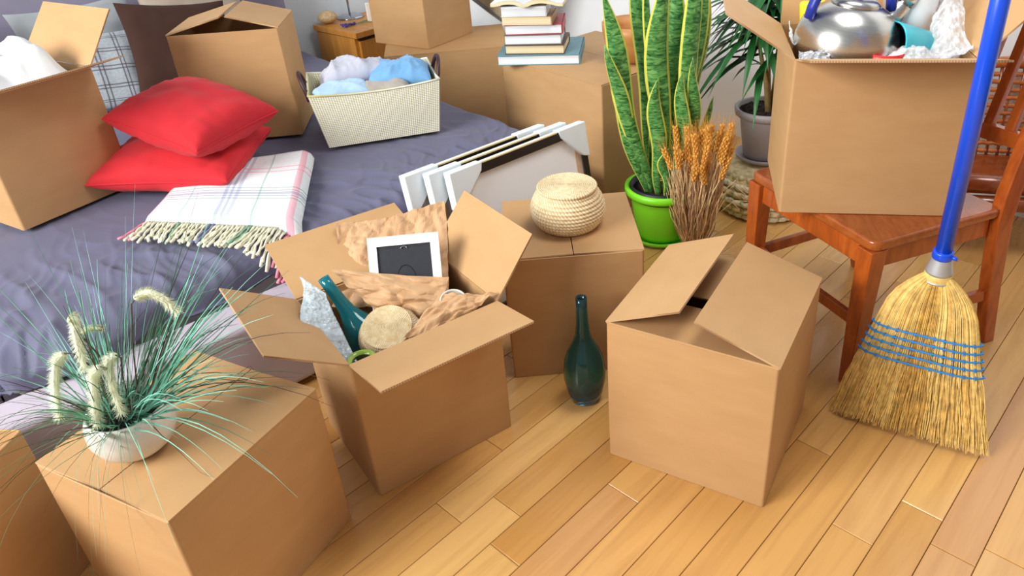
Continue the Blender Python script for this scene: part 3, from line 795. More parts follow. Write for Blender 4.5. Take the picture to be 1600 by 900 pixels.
for a in ((-.050, -.050, -.20, -.045, .72, .078, .05, .25, -.02, 1), (-.062, -.04, -.195, -.075, .56, .062, -.1, .3, -.02, 2), (-.03, .03, -.095, .06, .80, .070, .25, .3, .0, 3),
          (-.03, .0, -.055, .0, .86, .050, .8, .3, .0, 4), (.0, -.045, -.015, -.07, .78, .088, .0, .25, -.015, 5), (.035, -.04, .075, -.05, .84, .080, .2, .35, .035, 6),
          (.02, .03, .035, .03, .78, .085, -.2, .3, .0, 7), (.055, .01, .125, .02, .86, .078, .15, .35, .01, 8), (.055, -.045, .09, -.07, .50, .052, .3, .2, .02, 9),
          (-.015, -.065, -.03, -.085, .44, .062, .1, .4, -.01, 10), (.012, -.08, .0, -.10, .20, .038, .2, .15, -.01, 11),
          (.075, .03, .15, .06, .70, .070, .1, .3, .0, 13), (.09, .01, .18, .01, .34, .036, .6, .2, .0, 14), (.035, -.07, .05, -.09, .46, .055, -.1, .4, .01, 16), (.09, -.03, .19, -.02, .22, .024, .3, .2, .0, 17)):
    snake_leaf(*a)

# ---------------------------------------------------------------- bundle of wheat
plain('straw', '#e2c090', .75, .35, 40); plain('straw_dark', '#c8a078', .8, .3, 40); plain('wheat_gold', '#e5a94b', .65, .25, 90)
WP = Vector((.432, 2.385, 0)); rw = random.Random(21)
wh = thing('wheat_bundle', 'bundle of dry golden wheat standing by the green pot', 'dried wheat', WP)
mbA, mbB = MB(), MB(); ears = []
for i in range(330):
    a = rw.uniform(0, 2*pi); r = sqrt(rw.random()); r1 = .030*r; r2 = .112*r; L = rw.uniform(.20, .40)
    tw = rw.uniform(-.6, .6)
    P = []
    for k in range(6):
        g = k/5; rr = r1+(r2-r1)*g**.85; aa = a+tw*g; P.append(Vector((rr*cos(aa)+.006*sin(9*g+i), rr*sin(aa)*.7, .002+L*g)))
    w0 = rw.uniform(.0014, .003)
    (mbA if rw.random() < .65 else mbB).tube(P, [w0, w0, w0, w0*.9, w0*.8, w0*.5], 4)
    if len(ears) < 46 and L > .29 : ears.append((P[-1], (P[-1]-P[-3]).normalized()))
for i in range(14):   # stray straws
    a = rw.uniform(-.5, pi); b0 = Vector((.09*cos(a), .05*sin(a), rw.uniform(.12, .26)))
    mbA.tube([b0, b0+Vector((.05*cos(a), .02, .03)), b0+Vector((.09*cos(a)+.01, .03, .015*rw.uniform(-2, 2)))], .0012, 4)
mbA.tube([(.03, -.03, .03), (.08, -.05, .045), (.13, -.06, .035)], .0016, 4); mbA.tube([(.03, -.03, .0), (.08, -.06, .006), (.135, -.07, .012)], .0016, 4)
stuff(mbA.build('straw_stalks', 'straw', wh)); stuff(mbB.build('straw_blades', 'straw_dark', wh))
def ear_mesh(seed):
    r = random.Random(seed); mb = MB()
    for k in range(9):
        for s_ in range(3):
            t = 2*pi*s_/3+k*1.05; c = Vector((.0055*cos(t), .0055*sin(t), .009*k))
            M = Matrix.Translation(c) @ Matrix.Rotation(t, 4, 'Z') @ Matrix.Rotation(.35, 4, 'Y')
            mb.lathe([(0, -.007), (.0042, -.001), (.0036, .004), (0, .010)], 6, M)
            tip = c+Vector((.012*cos(t), .012*sin(t), .045+.02*r.random()))
            mb.tube([c+Vector((0, 0, .008)), tip], [.0005, .0002], 3, False)
    o = mb.build('wheat_ear', 'wheat_gold', None, True); me = o.data; bpy.data.objects.remove(o); return me
EM = [ear_mesh(k) for k in range(3)]
for i, (p, d) in enumerate(ears):
    o = bpy.data.objects.new('wheat_ear', EM[i % 3]); COL.objects.link(o); o.parent = wh
    o.location = p; o.rotation_euler = (d+Vector((rw.uniform(-.25, .25), rw.uniform(-.25, .25), 0))).to_track_quat('Z', 'Y').to_euler()

# ---------------------------------------------------------------- palm in grey pot on a woven pouf
plain('grey_plastic', '#a79fa4', .45, .05, 10); plain('palm_green', '#1f5a26', .35, .35, 12, 0); plain('palm_cane', '#a08a55', .7, .3, 30)
GP = Vector((.752, 2.735, .2005))
gp = thing('potted_palm', 'leafy green palm in a grey plastic pot by the wall', 'plant', GP)
MB().lathe([(0, .012), (.078, .012), (.082, .03), (.100, .165), (.104, .178), (.120, .180), (.123, .205), (.116, .208), (.108, .203), (.102, .17), (0, .17)], 48).build('pot', 'grey_plastic', gp, True)
MB().lathe([(0, .001), (.095, .001), (.108, .010), (.110, .020), (.104, .020), (.09, .008), (0, .008)], 48).build('saucer', 'grey_plastic', gp, True)
mb = MB(); rs = random.Random(8)
V, F, U_ = grid(24, 24, lambda a, b: Vector(((a*2-1)*.104*sqrt(max(0, 1-((b*2-1)**2)/2)), (b*2-1)*.104*sqrt(max(0, 1-((a*2-1)**2)/2)), .186+.010*rs.random())))
mb.add(V, F).build('soil', 'potting_soil', gp)
canes = [((.005, 0), (-.03, .01, .60)), ((.02, .01), (.03, .02, .70)), ((.0, -.02), (-.07, -.03, .52)), ((.03, -.01), (.10, .0, .62))]
tops = []
for (bx, by), tp in canes:
    P = [Vector((bx, by, .18)), Vector((bx+(tp[0]-bx)*.25, by, .30)), Vector((bx+(tp[0]-bx)*.7, by+(tp[1]-by)*.6, .18+(tp[2]-.18)*.7)), Vector(tp)]
    MB().tube(P, [.012, .009, .0075, .006], 8).build('cane', 'palm_cane', gp, True); tops.append(P)
rp = random.Random(4)
for ci, P in enumerate(tops):
    for k in range(46):
        g = .45+.55*k/45; base = P[2]*(1-g)+P[3]*g if g > .5 else P[1]*.4+P[2]*.6
        a = k*2.4+ci; L = rp.uniform(.22, .38); el = rp.uniform(-.25, .8)
        if sin(a) > .75 : L *= .6
        d = Vector((cos(a)*cos(el), sin(a)*cos(el), sin(el))); pts = []; W_ = []
        for q in range(9):
            h = q/8; pts.append(base+d*(L*h)+Vector((0, 0, -.62*L*h*h*(1.0+.4*rp.random()*0))))
            W_.append(.018*(.5+.9*sin(pi*min(1, h*.9+.12)))*(1 if h < .7 else max(.05, (1-h)/.3)))
        MB().ribbon(pts, W_, (0, 0, 1), .18).build('leaf', 'palm_green', gp, True)
# woven pouf
plain('seagrass', '#dccaa0', .8, .35, 35); plain('seagrass_pale', '#efe4c6', .8, .25, 35)
PF = Vector((.765, 2.715, 0))
pf = thing('woven_pouf', 'round braided seagrass pouf under the grey pot', 'pouf', PF)
for k in range(6):
    z = .018+.030*k; R_ = .190-.012*(abs(k-2.3)/2.5)**2*2; mb = MB()
    n = 30
    for i in range(n):      # braid strands leaning over each other
        a = 2*pi*i/n
        for s_ in (-1, 1):
            p = Vector((R_*cos(a), R_*sin(a), z-.008*s_)); q = Vector((R_*cos(a+2.0*pi/n), R_*sin(a+2.0*pi/n), z+.008*s_)); mid = (p+q)/2*1.0+Vector((cos(a), sin(a), 0))*.006
            mb.tube([p, mid, q], [.005, .0125, .005], 8, True, .8)
    stuff(mb.build('braid_row', 'seagrass' if k % 2 else 'seagrass_pale', pf, True))
MB().lathe([(0, 0.002), (.165, .002), (.174, .05), (.174, .14), (.165, .188), (0, .194)], 40).build('core', 'seagrass', pf, True)

# ---------------------------------------------------------------- round lidded wicker basket
def mk_wick():
    s = NT('wicker_cream'); v = s.coords('UV'); n = s.noise(s.coords('Object'), 90, 3)
    x = s.sep(v); st = s.math('SINE', s.math('ADD', s.math('MULTIPLY', x[0], 2*pi*64), s.math('MULTIPLY', x[1], 60)))
    c = s.ramp(n, [(.3, C('#dcc596')), (.6, C('#f3e6c4'))])
    s.set(col=s.mix(s.ramp(st, [(.0, (.55, .55, .55)), (.35, (0, 0, 0))]), c, C('#c39e68')), rough=.65); s.bump(st, .4, .002)  # orange-tan shadow between the stitches is put into the colour
mk_wick()
def wicker_round(parent, R_, Hh, rows, M=None, lid=True):
    prof = [(0, .001), (R_*.62, .001)]
    for k in range(rows):
        for q in range(4):
            g = (k+q/4)/rows; an = radians(-52+104*g); r = R_*(.74+.26*(1-((g-.45)/.55)**2 if g > .45 else 1-((.45-g)/.45)**2))
            prof.append((r+.0042*sin(pi*q/4), Hh*g))
    prof += [(R_*.80, Hh), (R_*.66, Hh-.004), (0, Hh-.004)]
    MB().lathe(prof, 96, M, lambda t, i: .006*sin(48*t+i*1.3) if 2 < i < len(prof)-4 else 0).build('woven_body', 'wicker_cream', parent, True)
    pl = [(R_*.80*(1-k/64) , Hh+.008+.0012*sin(k*pi/2.0)+.004*(k/64)) for k in range(1, 62)]
    MB().lathe([(R_*.76, Hh-.001), (R_*.815, Hh+.001), (R_*.825, Hh+.006), (R_*.80, Hh+.009)]+pl+[(0, Hh+.012)], 96, M, lambda t, i: .003*sin(40*t+i*.7)).build('lid', 'wicker_cream', parent, True)
wk = thing('wicker_basket', 'round cream wicker basket with a flat lid on a closed box', 'basket', (-.018, 1.885, .3955))
wicker_round(wk, .102, .112, 11)

# ---------------------------------------------------------------- teal glass vases
def mk_glass(name, c_lo, c_mid, c_hi, z0, z1, tr=.85):
    s = NT(name); v = s.sep(s.coords('Object'))
    f = s.math('DIVIDE', s.math('SUBTRACT', v[2], z0), z1-z0)
    c = s.ramp(f, [(.0, C(c_lo)), (.30, C(c_mid)), (.42, C(c_hi)), (1, C(c_hi))])
    s.set(col=c, rough=.02, trans=tr, ior=1.45, spec=.6)
mk_glass('vase_glass', '#3f8fc8', '#6fb0a0', '#58aeb4', 0, .335, .93)
mk_glass('vase_glass_packed', '#1d86c4', '#22a3b8', '#1f9fae', 0, .30, .6)
def vase_profile(Hh, R_):
    o_ = [(0, .0), (.035, .0), (.040, .004), (.048, .03), (.056, .075), (.0565, .10), (.052, .135), (.042, .165), (.029, .19), (.020, .215), (.0165, .25), (.0145, .30), (.0145, .33)]
    i_ = [(.0120, .33), (.0120, .30), (.0138, .25), (.0170, .215), (.026, .19), (.039, .165), (.049, .135), (.0535, .10), (.053, .075), (.044, .035), (.03, .018), (0, .014)]
    return [(r*R_/.0565, z*Hh/.33) for r, z in o_+i_]
vz = MB().lathe(vase_profile(.332, .0575), 48).build('glass_vase', 'vase_glass', None, True); vz.location = (.006, 1.60, .0005)
tag(vz, 'teal bottle vase with a slim neck standing on the floor', 'vase')
# ---------------------------------------------------------------- potted ornamental grass
plain('ceramic_white', '#dcd9cf', .25, .03, 10, 0, coat=.3)
plain('grass_teal', '#7cc4ab', .55, .3, 20); plain('grass_dark', '#3d7a60', .6, .3, 20); plain('grass_brown', '#4b4538', .7, .3, 20); plain('foxtail_cream', '#e8ecd0', .9, .12, 40)
GR = Vector((-.845, 1.075, .3902)); rg = random.Random(31)
gg = thing('potted_grass', 'ornamental grass with pale foxtails in a white ceramic bowl', 'plant', GR)
MB().lathe([(0, .001), (.038, .001), (.044, .004), (.066, .024), (.0765, .052), (.075, .078), (.067, .097), (.063, .098), (.061, .092), (.067, .074), (.06, .056), (0, .056)], 56).build('bowl', 'ceramic_white', gg, True)
MB().lathe([(0, .084), (.03, .085), (.063, .080)], 24).build('soil', 'potting_soil', gg, True)
mbs = [MB(), MB(), MB()]
for i in range(290):
    a = rg.uniform(0, 2*pi); r = .045*sqrt(rg.random()); b = Vector((r*cos(a), r*sin(a), .072))
    out = a+rg.uniform(-.7, .7); up_ = rg.random()**.55
    L = rg.uniform(.22, .46)*(.75+.35*up_); el = radians(8+74*up_); droop = rg.uniform(.15, .62)*(1.25-up_)
    d = Vector((cos(out)*cos(el)+.34*sin(el), sin(out)*cos(el), sin(el))).normalized(); P = []; W_ = []
    for k in range(8):
        g = k/7; p = b+d*(L*g)+Vector((0, 0, -droop*L*g*g*1.5)); P.append(p); W_.append(.0024*(1-.9*g**1.6)+.0002)
    # blades bend over the rim, never into the carton top
    for p in P:
        rr = sqrt(p.x*p.x+p.y*p.y); wp = p+GR; c_, s_ = cos(BX['D'][3]), sin(BX['D'][3]); dx, dy = wp.x-BX['D'][0], wp.y-BX['D'][1]
        lx, ly = dx*c_+dy*s_, -dx*s_+dy*c_
        if -.004 < lx < .375 and -.004 < ly < .36: p.z = max(p.z, .004+(.09 if rr < .08 else 0)*1.0)
    mbs[0 if rg.random() < .6 else (1 if rg.random() < .6 else 2)].ribbon(P, W_, (sin(out), -cos(out), .6), .2)
for mb, nm, mt in zip(mbs, ('grass_blades', 'grass_blades', 'dry_blades'), ('grass_teal', 'grass_dark', 'grass_brown')): stuff(mb.build(nm, mt, gg, True))
def foxtail(path, thick=.0105):
    """drooping fuzzy seed head along path (local)"""
    P = [Vector(p) for p in path]; pts = []
    for i in range(len(P)-1):
        for k in range(8): pts.append(P[i].lerp(P[i+1], k/8))
    pts.append(P[-1])
    for _ in range(3): pts = [pts[0]]+[(pts[i-1]+pts[i]*2+pts[i+1])/4 for i in range(1, len(pts)-1)]+[pts[-1]]
    n = len(pts); mb = MB(); mb.tube(pts, [thick*.62*(.55+.45*sin(pi*min(1, i/(n-1)*.85+.15))) for i in range(n)], 8)
    for i in range(900):
        g = rg.random(); k = min(n-2, int(g*(n-1))); c = pts[k].lerp(pts[k+1], g*(n-1)-k); d = (pts[k+1]-pts[k]).normalized()
        v = Vector((rg.gauss(0, 1), rg.gauss(0, 1), rg.gauss(0, 1))); v = (v-d*v.dot(d)).normalized(); t = (v+d*.7).normalized(); L = thick*rg.uniform(.9, 1.5)
        s_ = d.cross(v)*.00055; b = c+v*thick*.3; mb.add([b-s_, b+s_, b+t*L], [(0, 1, 2)])
    mb.build('foxtail', 'foxtail_cream', gg, False)
for stem, head in (([(.0, -.01, .07), (.02, -.03, .24), (.012, -.045, .315)], [(.009, -.045, .326), (.018, -.045, .327), (.007, -.045, .281), (-.002, -.045, .223)]),
                   ([(-.01, -.02, .07), (.01, -.04, .22), (-.005, -.05, .262)], [(-.016, -.055, .267), (-.035, -.055, .251), (-.058, -.055, .197), (-.076, -.055, .129)]),
                   ([(.01, -.03, .07), (.045, -.06, .21), (.056, -.072, .246)], [(.049, -.075, .251), (.032, -.075, .236), (.015, -.075, .181), (-.001, -.075, .124)]),
                   ([(.02, -.02, .07), (.06, -.05, .21), (.08, -.063, .258)], [(.074, -.065, .266), (.057, -.065, .253), (.046, -.065, .199), (.042, -.065, .141)]),
                   ([(.02, .0, .07), (.06, .005, .24), (.085, .005, .32)], [(.096, .005, .331), (.121, .005, .342), (.144, .005, .325), (.156, .005, .298)]),
                   ([(-.01, .01, .07), (-.03, .02, .19), (-.045, .025, .24)], [(-.035, .025, .252), (-.015, .025, .261), (.003, .025, .258)])):
    MB().tube(stem+[head[0]], .0013, 5).build('stalk', 'grass_brown', gg, True); foxtail(head, .0105 if len(head) > 3 else .006)

# ---------------------------------------------------------------- things inside the open box
def mk_kraft():
    s = NT('kraft_paper'); n = s.noise(s.coords('Object'), 14, 5, .6); g = s.noise(s.coords('Object'), 120, 2)
    s.set(col=s.ramp(n, [(.3, C('#b58b62')), (.7, C('#cda77e'))]), rough=.7); s.bump(g, .15, .0008)
mk_kraft()
def crumple(name, corners, mat, label, cat, n=26, amp=.016, seed=0., bulge=(0, 0, 0), edge=.012, thick=.0009, group=None, sm=False, freq=15, top=None):
    A, B_, C_, D_ = [Vector(c) for c in corners]   # A bottom-left, B bottom-right, C top-right, D top-left
    nr = (B_-A).cross(D_-A).normalized(); bu = Vector(bulge); ex = (B_-A).length; ey = (D_-A).length
    def f(a, b):
        p = (A*(1-a)+B_*a)*(1-b)+(D_*(1-a)+C_*a)*b
        x, y = a*ex*freq, b*ey*freq
        dd, pts = noise.voronoi(Vector((x+seed, y-seed, seed*.5)))
        d2, _p = noise.voronoi(Vector((x*2.3-seed, y*2.3+seed, seed)))
        cr = (dd[1]-dd[0])+.42*(d2[1]-d2[0])
        h = amp*(cr*.8-.35+1.0*nz(x, y, seed, .28))+amp*.3*nz(x, y, seed, 2.4)
        j = Vector((nz(x, y, seed+9, .3), nz(x, y, seed+17, .3), nz(x, y, seed+23, .3)))*edge*1.4
        return p+nr*h+j+bu*(sin(pi*a)*sin(pi*b))
    V, F, U_ = grid(n, n, f); o = mesh(name, V, F, mat, None, sm, U_)
    m_ = o.modifiers.new('s', 'SOLIDIFY'); m_.thickness = thick
    return tag(o, label, cat, group)
G_ = 'packing paper in the open box'
crumple('kraft_paper_sheet', [(-.62, 1.58, .36), (-.315, 1.56, .37), (-.362, 1.868, .495), (-.635, 1.80, .475)], 'kraft_paper', 'big crumpled brown paper sheet behind the small white frame', 'packing paper', 60, .027, 1.7, (0, 0, 0), .016, group=G_)
crumple('kraft_paper_sheet', [(-.50, 1.535, .365), (-.335, 1.50, .36), (-.325, 1.575, .435), (-.615, 1.60, .452)], 'kraft_paper', 'crumpled brown paper across the foot of the small white frame', 'packing paper', 56, .026, 4.2, (0, -.02, .02), .012, group=G_)
crumple('kraft_paper_sheet', [(-.40, 1.408, .372), (-.262, 1.47, .385), (-.185, 1.515, .437), (-.335, 1.545, .415)], 'kraft_paper', 'crumpled brown paper in the front right of the open box', 'packing paper', 50, .024, 8.8, (0, 0, .018), .014, group=G_)
crumple('kraft_paper_sheet', [(-.48, 1.325, .15), (-.25, 1.47, .15), (-.42, 1.70, .16), (-.64, 1.54, .15)], 'kraft_paper', 'crumpled brown paper lying deep under the vase', 'packing paper', 30, .012, 3.3, (0, 0, .012), .006, group=G_)
# small picture frame seen from its back
plain('paint_white', '#f1f2f2', .4, .02); plain('frame_back_dark', '#22262f', .7, .15, 60); plain('steel', '#a9adb3', .3, .05, 30, 0, metal=.9)
e1 = Vector((.995, .1, 0)).normalized(); dn_ = Vector((.03, -.55, -.83)); dn_ = (dn_-e1*dn_.dot(e1)).normalized(); up1 = -dn_; n1 = e1.cross(up1)
fr0 = Vector((-.522, 1.662, .498))+dn_*.215
sf = thing('small_picture_frame', 'small white picture frame seen from its dark back', 'picture frame', fr0)
fM = Matrix((e1, up1, n1)).transposed().to_4x4()
Wf, Hf, bf = .176, .215, .024
for a, b, nm in (((0, Hf-bf, 0), (Wf, Hf, .014), 'top_bar'), ((0, 0, 0), (Wf, bf, .014), 'bottom_bar'), ((0, bf, 0), (bf*.9, Hf-bf, .014), 'side_bar'), ((Wf-bf*.9, bf, 0), (Wf, Hf-bf, .014), 'side_bar')):
    MB().box(a, b, fM).build(nm, 'paint_white', sf)
MB().box((bf*.9, bf, .002), (Wf-bf*.9, Hf-bf, .009), fM).build('back_board', 'frame_back_dark', sf)
MB().tube([fM @ Vector((Wf/2+.008*cos(t), Hf-bf-.010+.006*sin(t), .012)) for t in [pi*k/8 for k in range(9)]], .001, 6).build('hanger', 'steel', sf, True)
MB().tube([fM @ Vector((Wf/2+.026*cos(t), Hf*.42+.05*sin(t), .0095)) for t in [pi*k/12 for k in range(13)]], .0009, 5).build('strut_outline', 'frame_black', sf, True)
# teal vase lying at an angle
T0 = Vector((-.617, 1.56, .452)); ax = Vector((-.052, .02, .095)).normalized(); b0 = T0-ax*.285
v2 = MB().lathe(vase_profile(.285, .056), 40).build('glass_vase', 'vase_glass_packed', None, True)
v2.location = b0; v2.rotation_euler = ax.to_track_quat('Z', 'Y').to_euler(); tag(v2, 'teal glass vase lying tilted inside the open box', 'vase')
# bubble wrap
def mk_wrap(name, c, sc, a0):
    s = NT(name); v = s.n('TexVoronoi'); v.inputs['Scale'].default_value = sc; s.l(s.coords('Object'), v.inputs['Vector'])
    n = s.noise(s.coords('Object'), 40, 4)
    s.set(col=C(c), rough=.16, spec=.9, alpha=s.ramp(n, [(.3, (a0,)*3), (.7, (min(1, a0+.3),)*3)])); s.bump(s.math('ADD', v.outputs['Distance'], n), .8, .004)
mk_wrap('bubble_wrap', '#d5e6f0', 110, .4); mk_wrap('clear_film', '#eef1f4', 60, .28)
crumple('bubble_wrap_sheet', [(-.553, 1.358, .335), (-.512, 1.368, .345), (-.605, 1.51, .443), (-.672, 1.555, .462)], 'bubble_wrap', 'strip of bubble wrap beside the tilted teal vase', 'bubble wrap', 46, .014, 2.1, (-.045, -.035, .02), .008, .0015, sm=True, freq=30)
w2 = thing('small_wicker_basket', 'small round cream wicker basket tilted inside the open box', 'basket', (-.455, 1.482, .312))
ax2 = Vector((.02, -.42, .90)).normalized()
wicker_round(w2, .072, .062, 9, ax2.to_track_quat('Z', 'Y').to_matrix().to_4x4())
plain('jar_green', '#8fae3a', .25, .1, 30, 0, coat=.4)
jr = thing('glass_jar', 'small jar with a green rim in the box corner', 'jar', (-.497, 1.362, .282))
s = NT('jar_glass'); s.set(col=C('#d8e8d0'), rough=.05, trans=.9, ior=1.45)
MB().lathe([(0, 0), (.026, 0), (.030, .01), (.030, .06), (.027, .066), (.024, .066), (.026, .058), (.026, .012), (0, .008)], 32).build('jar_body', 'jar_glass', jr, True)
MB().lathe([(.027, .060), (.033, .062), (.034, .070), (.031, .074), (.026, .072), (.022, .067)], 32, cap=False).build('rim', 'jar_green', jr, True)
mg = MB().lathe([(0, 0), (.026, 0), (.030, .004), (.032, .07), (.0325, .074), (.030, .075), (.028, .07), (.026, .01), (0, .008)], 32).build('white_cup', 'ceramic_white', None, True)
mg.location = (-.310, 1.545, .328); mg.rotation_euler = (.35, .1, 0); tag(mg, 'white cup half wrapped in brown paper', 'cup')

# ---------------------------------------------------------------- things in the box on the chair
FM = Matrix.Translation(Vector(BX['F'][:3])) @ Matrix.Rotation(BX['F'][3], 4, 'Z')
def FL(x, y, z): return FM @ Vector((x, y, z))
s = NT('brushed_steel'); n = s.noise(s.coords('Object', (2, 2, 160)), 1, 2)
s.set(col=C('#c3c1bd'), metal=1.0, rough=s.math('MULTIPLY_ADD', n, .10, .22))
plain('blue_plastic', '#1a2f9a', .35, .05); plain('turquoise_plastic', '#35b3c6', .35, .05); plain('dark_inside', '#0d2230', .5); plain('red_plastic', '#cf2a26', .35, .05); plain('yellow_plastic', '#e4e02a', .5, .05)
s = NT('milky_plastic'); s.set(col=C('#eef2f4'), rough=.3, sss=.2)
kt = thing('kettle', 'round brushed steel kettle with a blue handle in the box', 'kettle', FL(.165, .278, .352))
kt.rotation_euler = (radians(3), radians(6), radians(8)); kt.scale = (1.08, 1.08, 1.12)
MB().lathe([(0, 0), (.100, 0), (.112, .003), (.114, .007), (.1145, .009), (.120, .04), (.119, .062), (.110, .092), (.090, .116), (.062, .132), (.052, .135), (.05, .135)], 64).build('body', 'brushed_steel', kt, True)
ldk = MB().lathe([(.054, .133), (.056, .137), (.045, .146), (.02, .153), (0, .154)], 48).build('lid', 'brushed_steel', kt, True)
MB().lathe([(0, .150), (.010, .152), (.008, .162), (.018, .170), (.018, .178), (0, .184)], 24).build('knob', 'blue_plastic', ldk, True)
MB().tube([(.085, -.0, .085), (.108, 0, .115), (.125, 0, .148)], [.028, .022, .020], 20).build('spout', 'brushed_steel', kt, True)
MB().tube([(.120, 0, .140), (.131, 0, .160)], [.023, .023], 20).build('spout_cap', 'brushed_steel', kt, True)
P = [Vector((-.006+.100*cos(t), 0, .100+.125*sin(t))) for t in [radians(a) for a in range(12, 181, 12)]]
MB().tube(P, .0115, 12, True, 1.3).build('handle', 'blue_plastic', kt, True)
# turquoise cup lying on its side
c_ax = Vector((-.75, -.55, .10)).normalized(); c_ax = (FM.to_3x3() @ Vector((-.35, .9, .18))).normalized()
tc = thing('plastic_cup', 'turquoise plastic cup lying on its side next to the kettle', 'cup', FL(.15, .085, .392))
Mc = c_ax.to_track_quat('Z', 'Y').to_matrix().to_4x4()
Mc = Mc @ Matrix.Scale(1.25, 4)
MB().lathe([(0, 0), (.030, 0), (.036, .004), (.047, .075), (.0475, .079), (.045, .079), (.034, .008), (0, .005)], 40, Mc).build('wall', 'turquoise_plastic', tc, True)
MB().lathe([(0, .012), (.0335, .012), (.0438, .074), (.0430, .074), (.0328, .014), (0, .014)], 40, Mc).build('dark_inner_wall', 'dark_inside', tc, True)  # inner wall of the cup coloured near black
rc = MB().lathe([(0, 0), (.03, 0), (.045, .03), (.048, .05), (.045, .05), (.040, .03), (0, .006)], 32).build('plastic_bowl', 'red_plastic', None, True)
rc.location = FL(.075, .195, .358); tag(rc, 'small red plastic bowl under the kettle edge', 'bowl')
jg = thing('plastic_jug', 'milky white plastic jug between the kettle and the clear film', 'jug', FL(.26, .105, .33), BX['F'][3]); jg.scale = (1.12, 1.12, 1.1)
MB().lathe([(0, 0), (.044, 0), (.048, .005), (.060, .15), (.064, .21), (.061, .21), (.056, .15), (.045, .008), (0, .006)], 40).build('wall', 'milky_plastic', jg, True)
MB().tube([(-.015, -.055, .19), (-.022, -.095, .185), (-.022, -.10, .13), (-.012, -.075, .07), (-.008, -.048, .06)], [.010, .010, .010, .009, .008], 10).build('handle', 'milky_plastic', jg, True)
crumple('clear_film_heap', [FL(.02, .004, .42), FL(.02, .10, .375), FL(.32, .05, .53), FL(.32, .006, .55)][::-1], 'clear_film', 'crumpled clear plastic film filling the right of the box', 'plastic film', 70, .03, 5.1, (0, 0, .04), .02, .001, sm=True, freq=40)
crumple('clear_film_heap', [FL(.02, .03, .372), FL(.02, .20, .372), FL(.10, .18, .40), FL(.10, .02, .41)][::-1], 'clear_film', 'small crumpled film strip along the front edge of the box', 'plastic film', 40, .016, 7.1, (0, 0, .02), .012, .001, sm=True, freq=40)
yl = MB().box((-.035, -.012, 0), (.035, .012, .12)).build('yellow_board', 'yellow_plastic', None, bevel=.008, seg=3); yl.location = FL(.30, .33, .36); yl.rotation_euler = (0, .1, BX['F'][3]+1.2)
tag(yl, 'yellow plastic board standing behind the kettle', 'cutting board')
plain('foil_grey', '#b9bdc2', .35, .2, 30, 0, metal=.5); plain('tissue_white', '#eef0f0', .8, .03)
crumple('crumpled_foil', [FL(.015, .33, .39), FL(.015, .40, .392), FL(.06, .40, .415), FL(.06, .33, .41)][::-1], 'foil_grey', 'scrap of grey crumpled wrapping at the left front box corner', 'wrapping', 24, .014, 1.1, (0, 0, .012), .006, freq=50)
crumple('tissue_paper', [FL(.14, .385, .38), FL(.24, .395, .38), FL(.24, .41, .44), FL(.14, .408, .43)], 'tissue_white', 'white tissue paper between the kettle and the box side', 'tissue paper', 20, .008, 6.1, (0, 0, .0), .004, freq=40)
crumple('kraft_paper_sheet', [FL(.01, .01, .30), FL(.01, .405, .30), FL(.34, .405, .30), FL(.34, .01, .30)][::-1], 'kraft_paper', 'brown paper padding under the kettle in the chair box', 'packing paper', 30, .016, 2.9, (0, 0, 0), .004)

# ---------------------------------------------------------------- white foam sheet in the bed box
KM = Matrix.Translation(Vector(BX['K'][:3])) @ Matrix.Rotation(BX['K'][3], 4, 'Z')
plain('foam_white', '#e9eef1', .7, .02, 10)
def foam(a, b):
    x, y = .012+.332*a, .012+.345*b
    e = min(1, 6*a)*min(1, 6*(1-a))*min(1, 5*b)*min(1, 6*(1-b))
    z = .375+e*(.045+.05*nz(a, b, 2, 1.6)+.055*max(0, ridge(a+.35*b, b*.3, 1.3, 3.3))**2+.03*math.exp(-((a-.8)/.12)**2-((b-.35)/.2)**2))
    dd, _p = noise.voronoi(Vector((a*3.2+1, b*3.2, .4))); z += e*.035*(dd[1]-dd[0]-.3)
    return KM @ Vector((x, y, z))
V, F, U_ = grid(46, 46, foam); o = mesh('foam_sheet', V, F, 'foam_white', None, True, U_); m_ = o.modifiers.new('s', 'SOLIDIFY'); m_.thickness = .002
tag(o, 'white foam sheet bulging out of the box at the bed edge', 'foam sheet')

# ---------------------------------------------------------------- wooden chair
def mk_cherry():
    s = NT('cherry_wood'); n = s.noise(s.coords('Object', (6, 6, 1.6)), 6, 5, .6, .8)
    s.set(col=s.ramp(n, [(.25, C('#8a3c12')), (.55, C('#b0561e')), (.8, C('#c2682b'))]), rough=.28, coat=.3)
    s = NT('cherry_seat'); n = s.noise(s.coords('Object', (8, 2.4, 8), (0, 0, -.37)), 6, 5, .6, .8)
    s.set(col=s.ramp(n, [(.25, C('#8d4218')), (.8, C('#b5652f'))]), rough=.25, coat=.4)
mk_cherry()
CH = Vector((.82, 1.88, 0)); P1, P2, P3, P4 = [Vector(p)-CH for p in ((.729, 1.579, 0), (.528, 2.042, 0), (1.127, 1.734, 0), (.894, 2.19, 0))]
ch = thing('wooden_chair', 'reddish brown wooden chair with slatted back carrying a box', 'chair', CH)
cen = (P1+P2+P3+P4)/4
poly = []
for a, b, c in ((P2, P1, P3), (P1, P3, P4), (P3, P4, P2), (P4, P2, P1)):
    d1 = (a-b).normalized()*.03; d2 = (c-b).normalized()*.03
    for k in range(5): g = k/4; poly.append((b+d1)*(1-g)**2+b*(2*g*(1-g))+(b+d2)*g*g)
N_ = len(poly); V = [p+Vector((0, 0, .432)) for p in poly]+[p+Vector((0, 0, .461)) for p in poly]
F = [tuple(range(N_-1, -1, -1)), tuple(range(N_, 2*N_))]+[(i, (i+1) % N_, N_+(i+1) % N_, N_+i) for i in range(N_)]
MB().add(V, F).build('seat', 'cherry_seat', ch, bevel=.008, seg=3)
def ins(p, q=.035): return p+(cen-p).normalized()*q
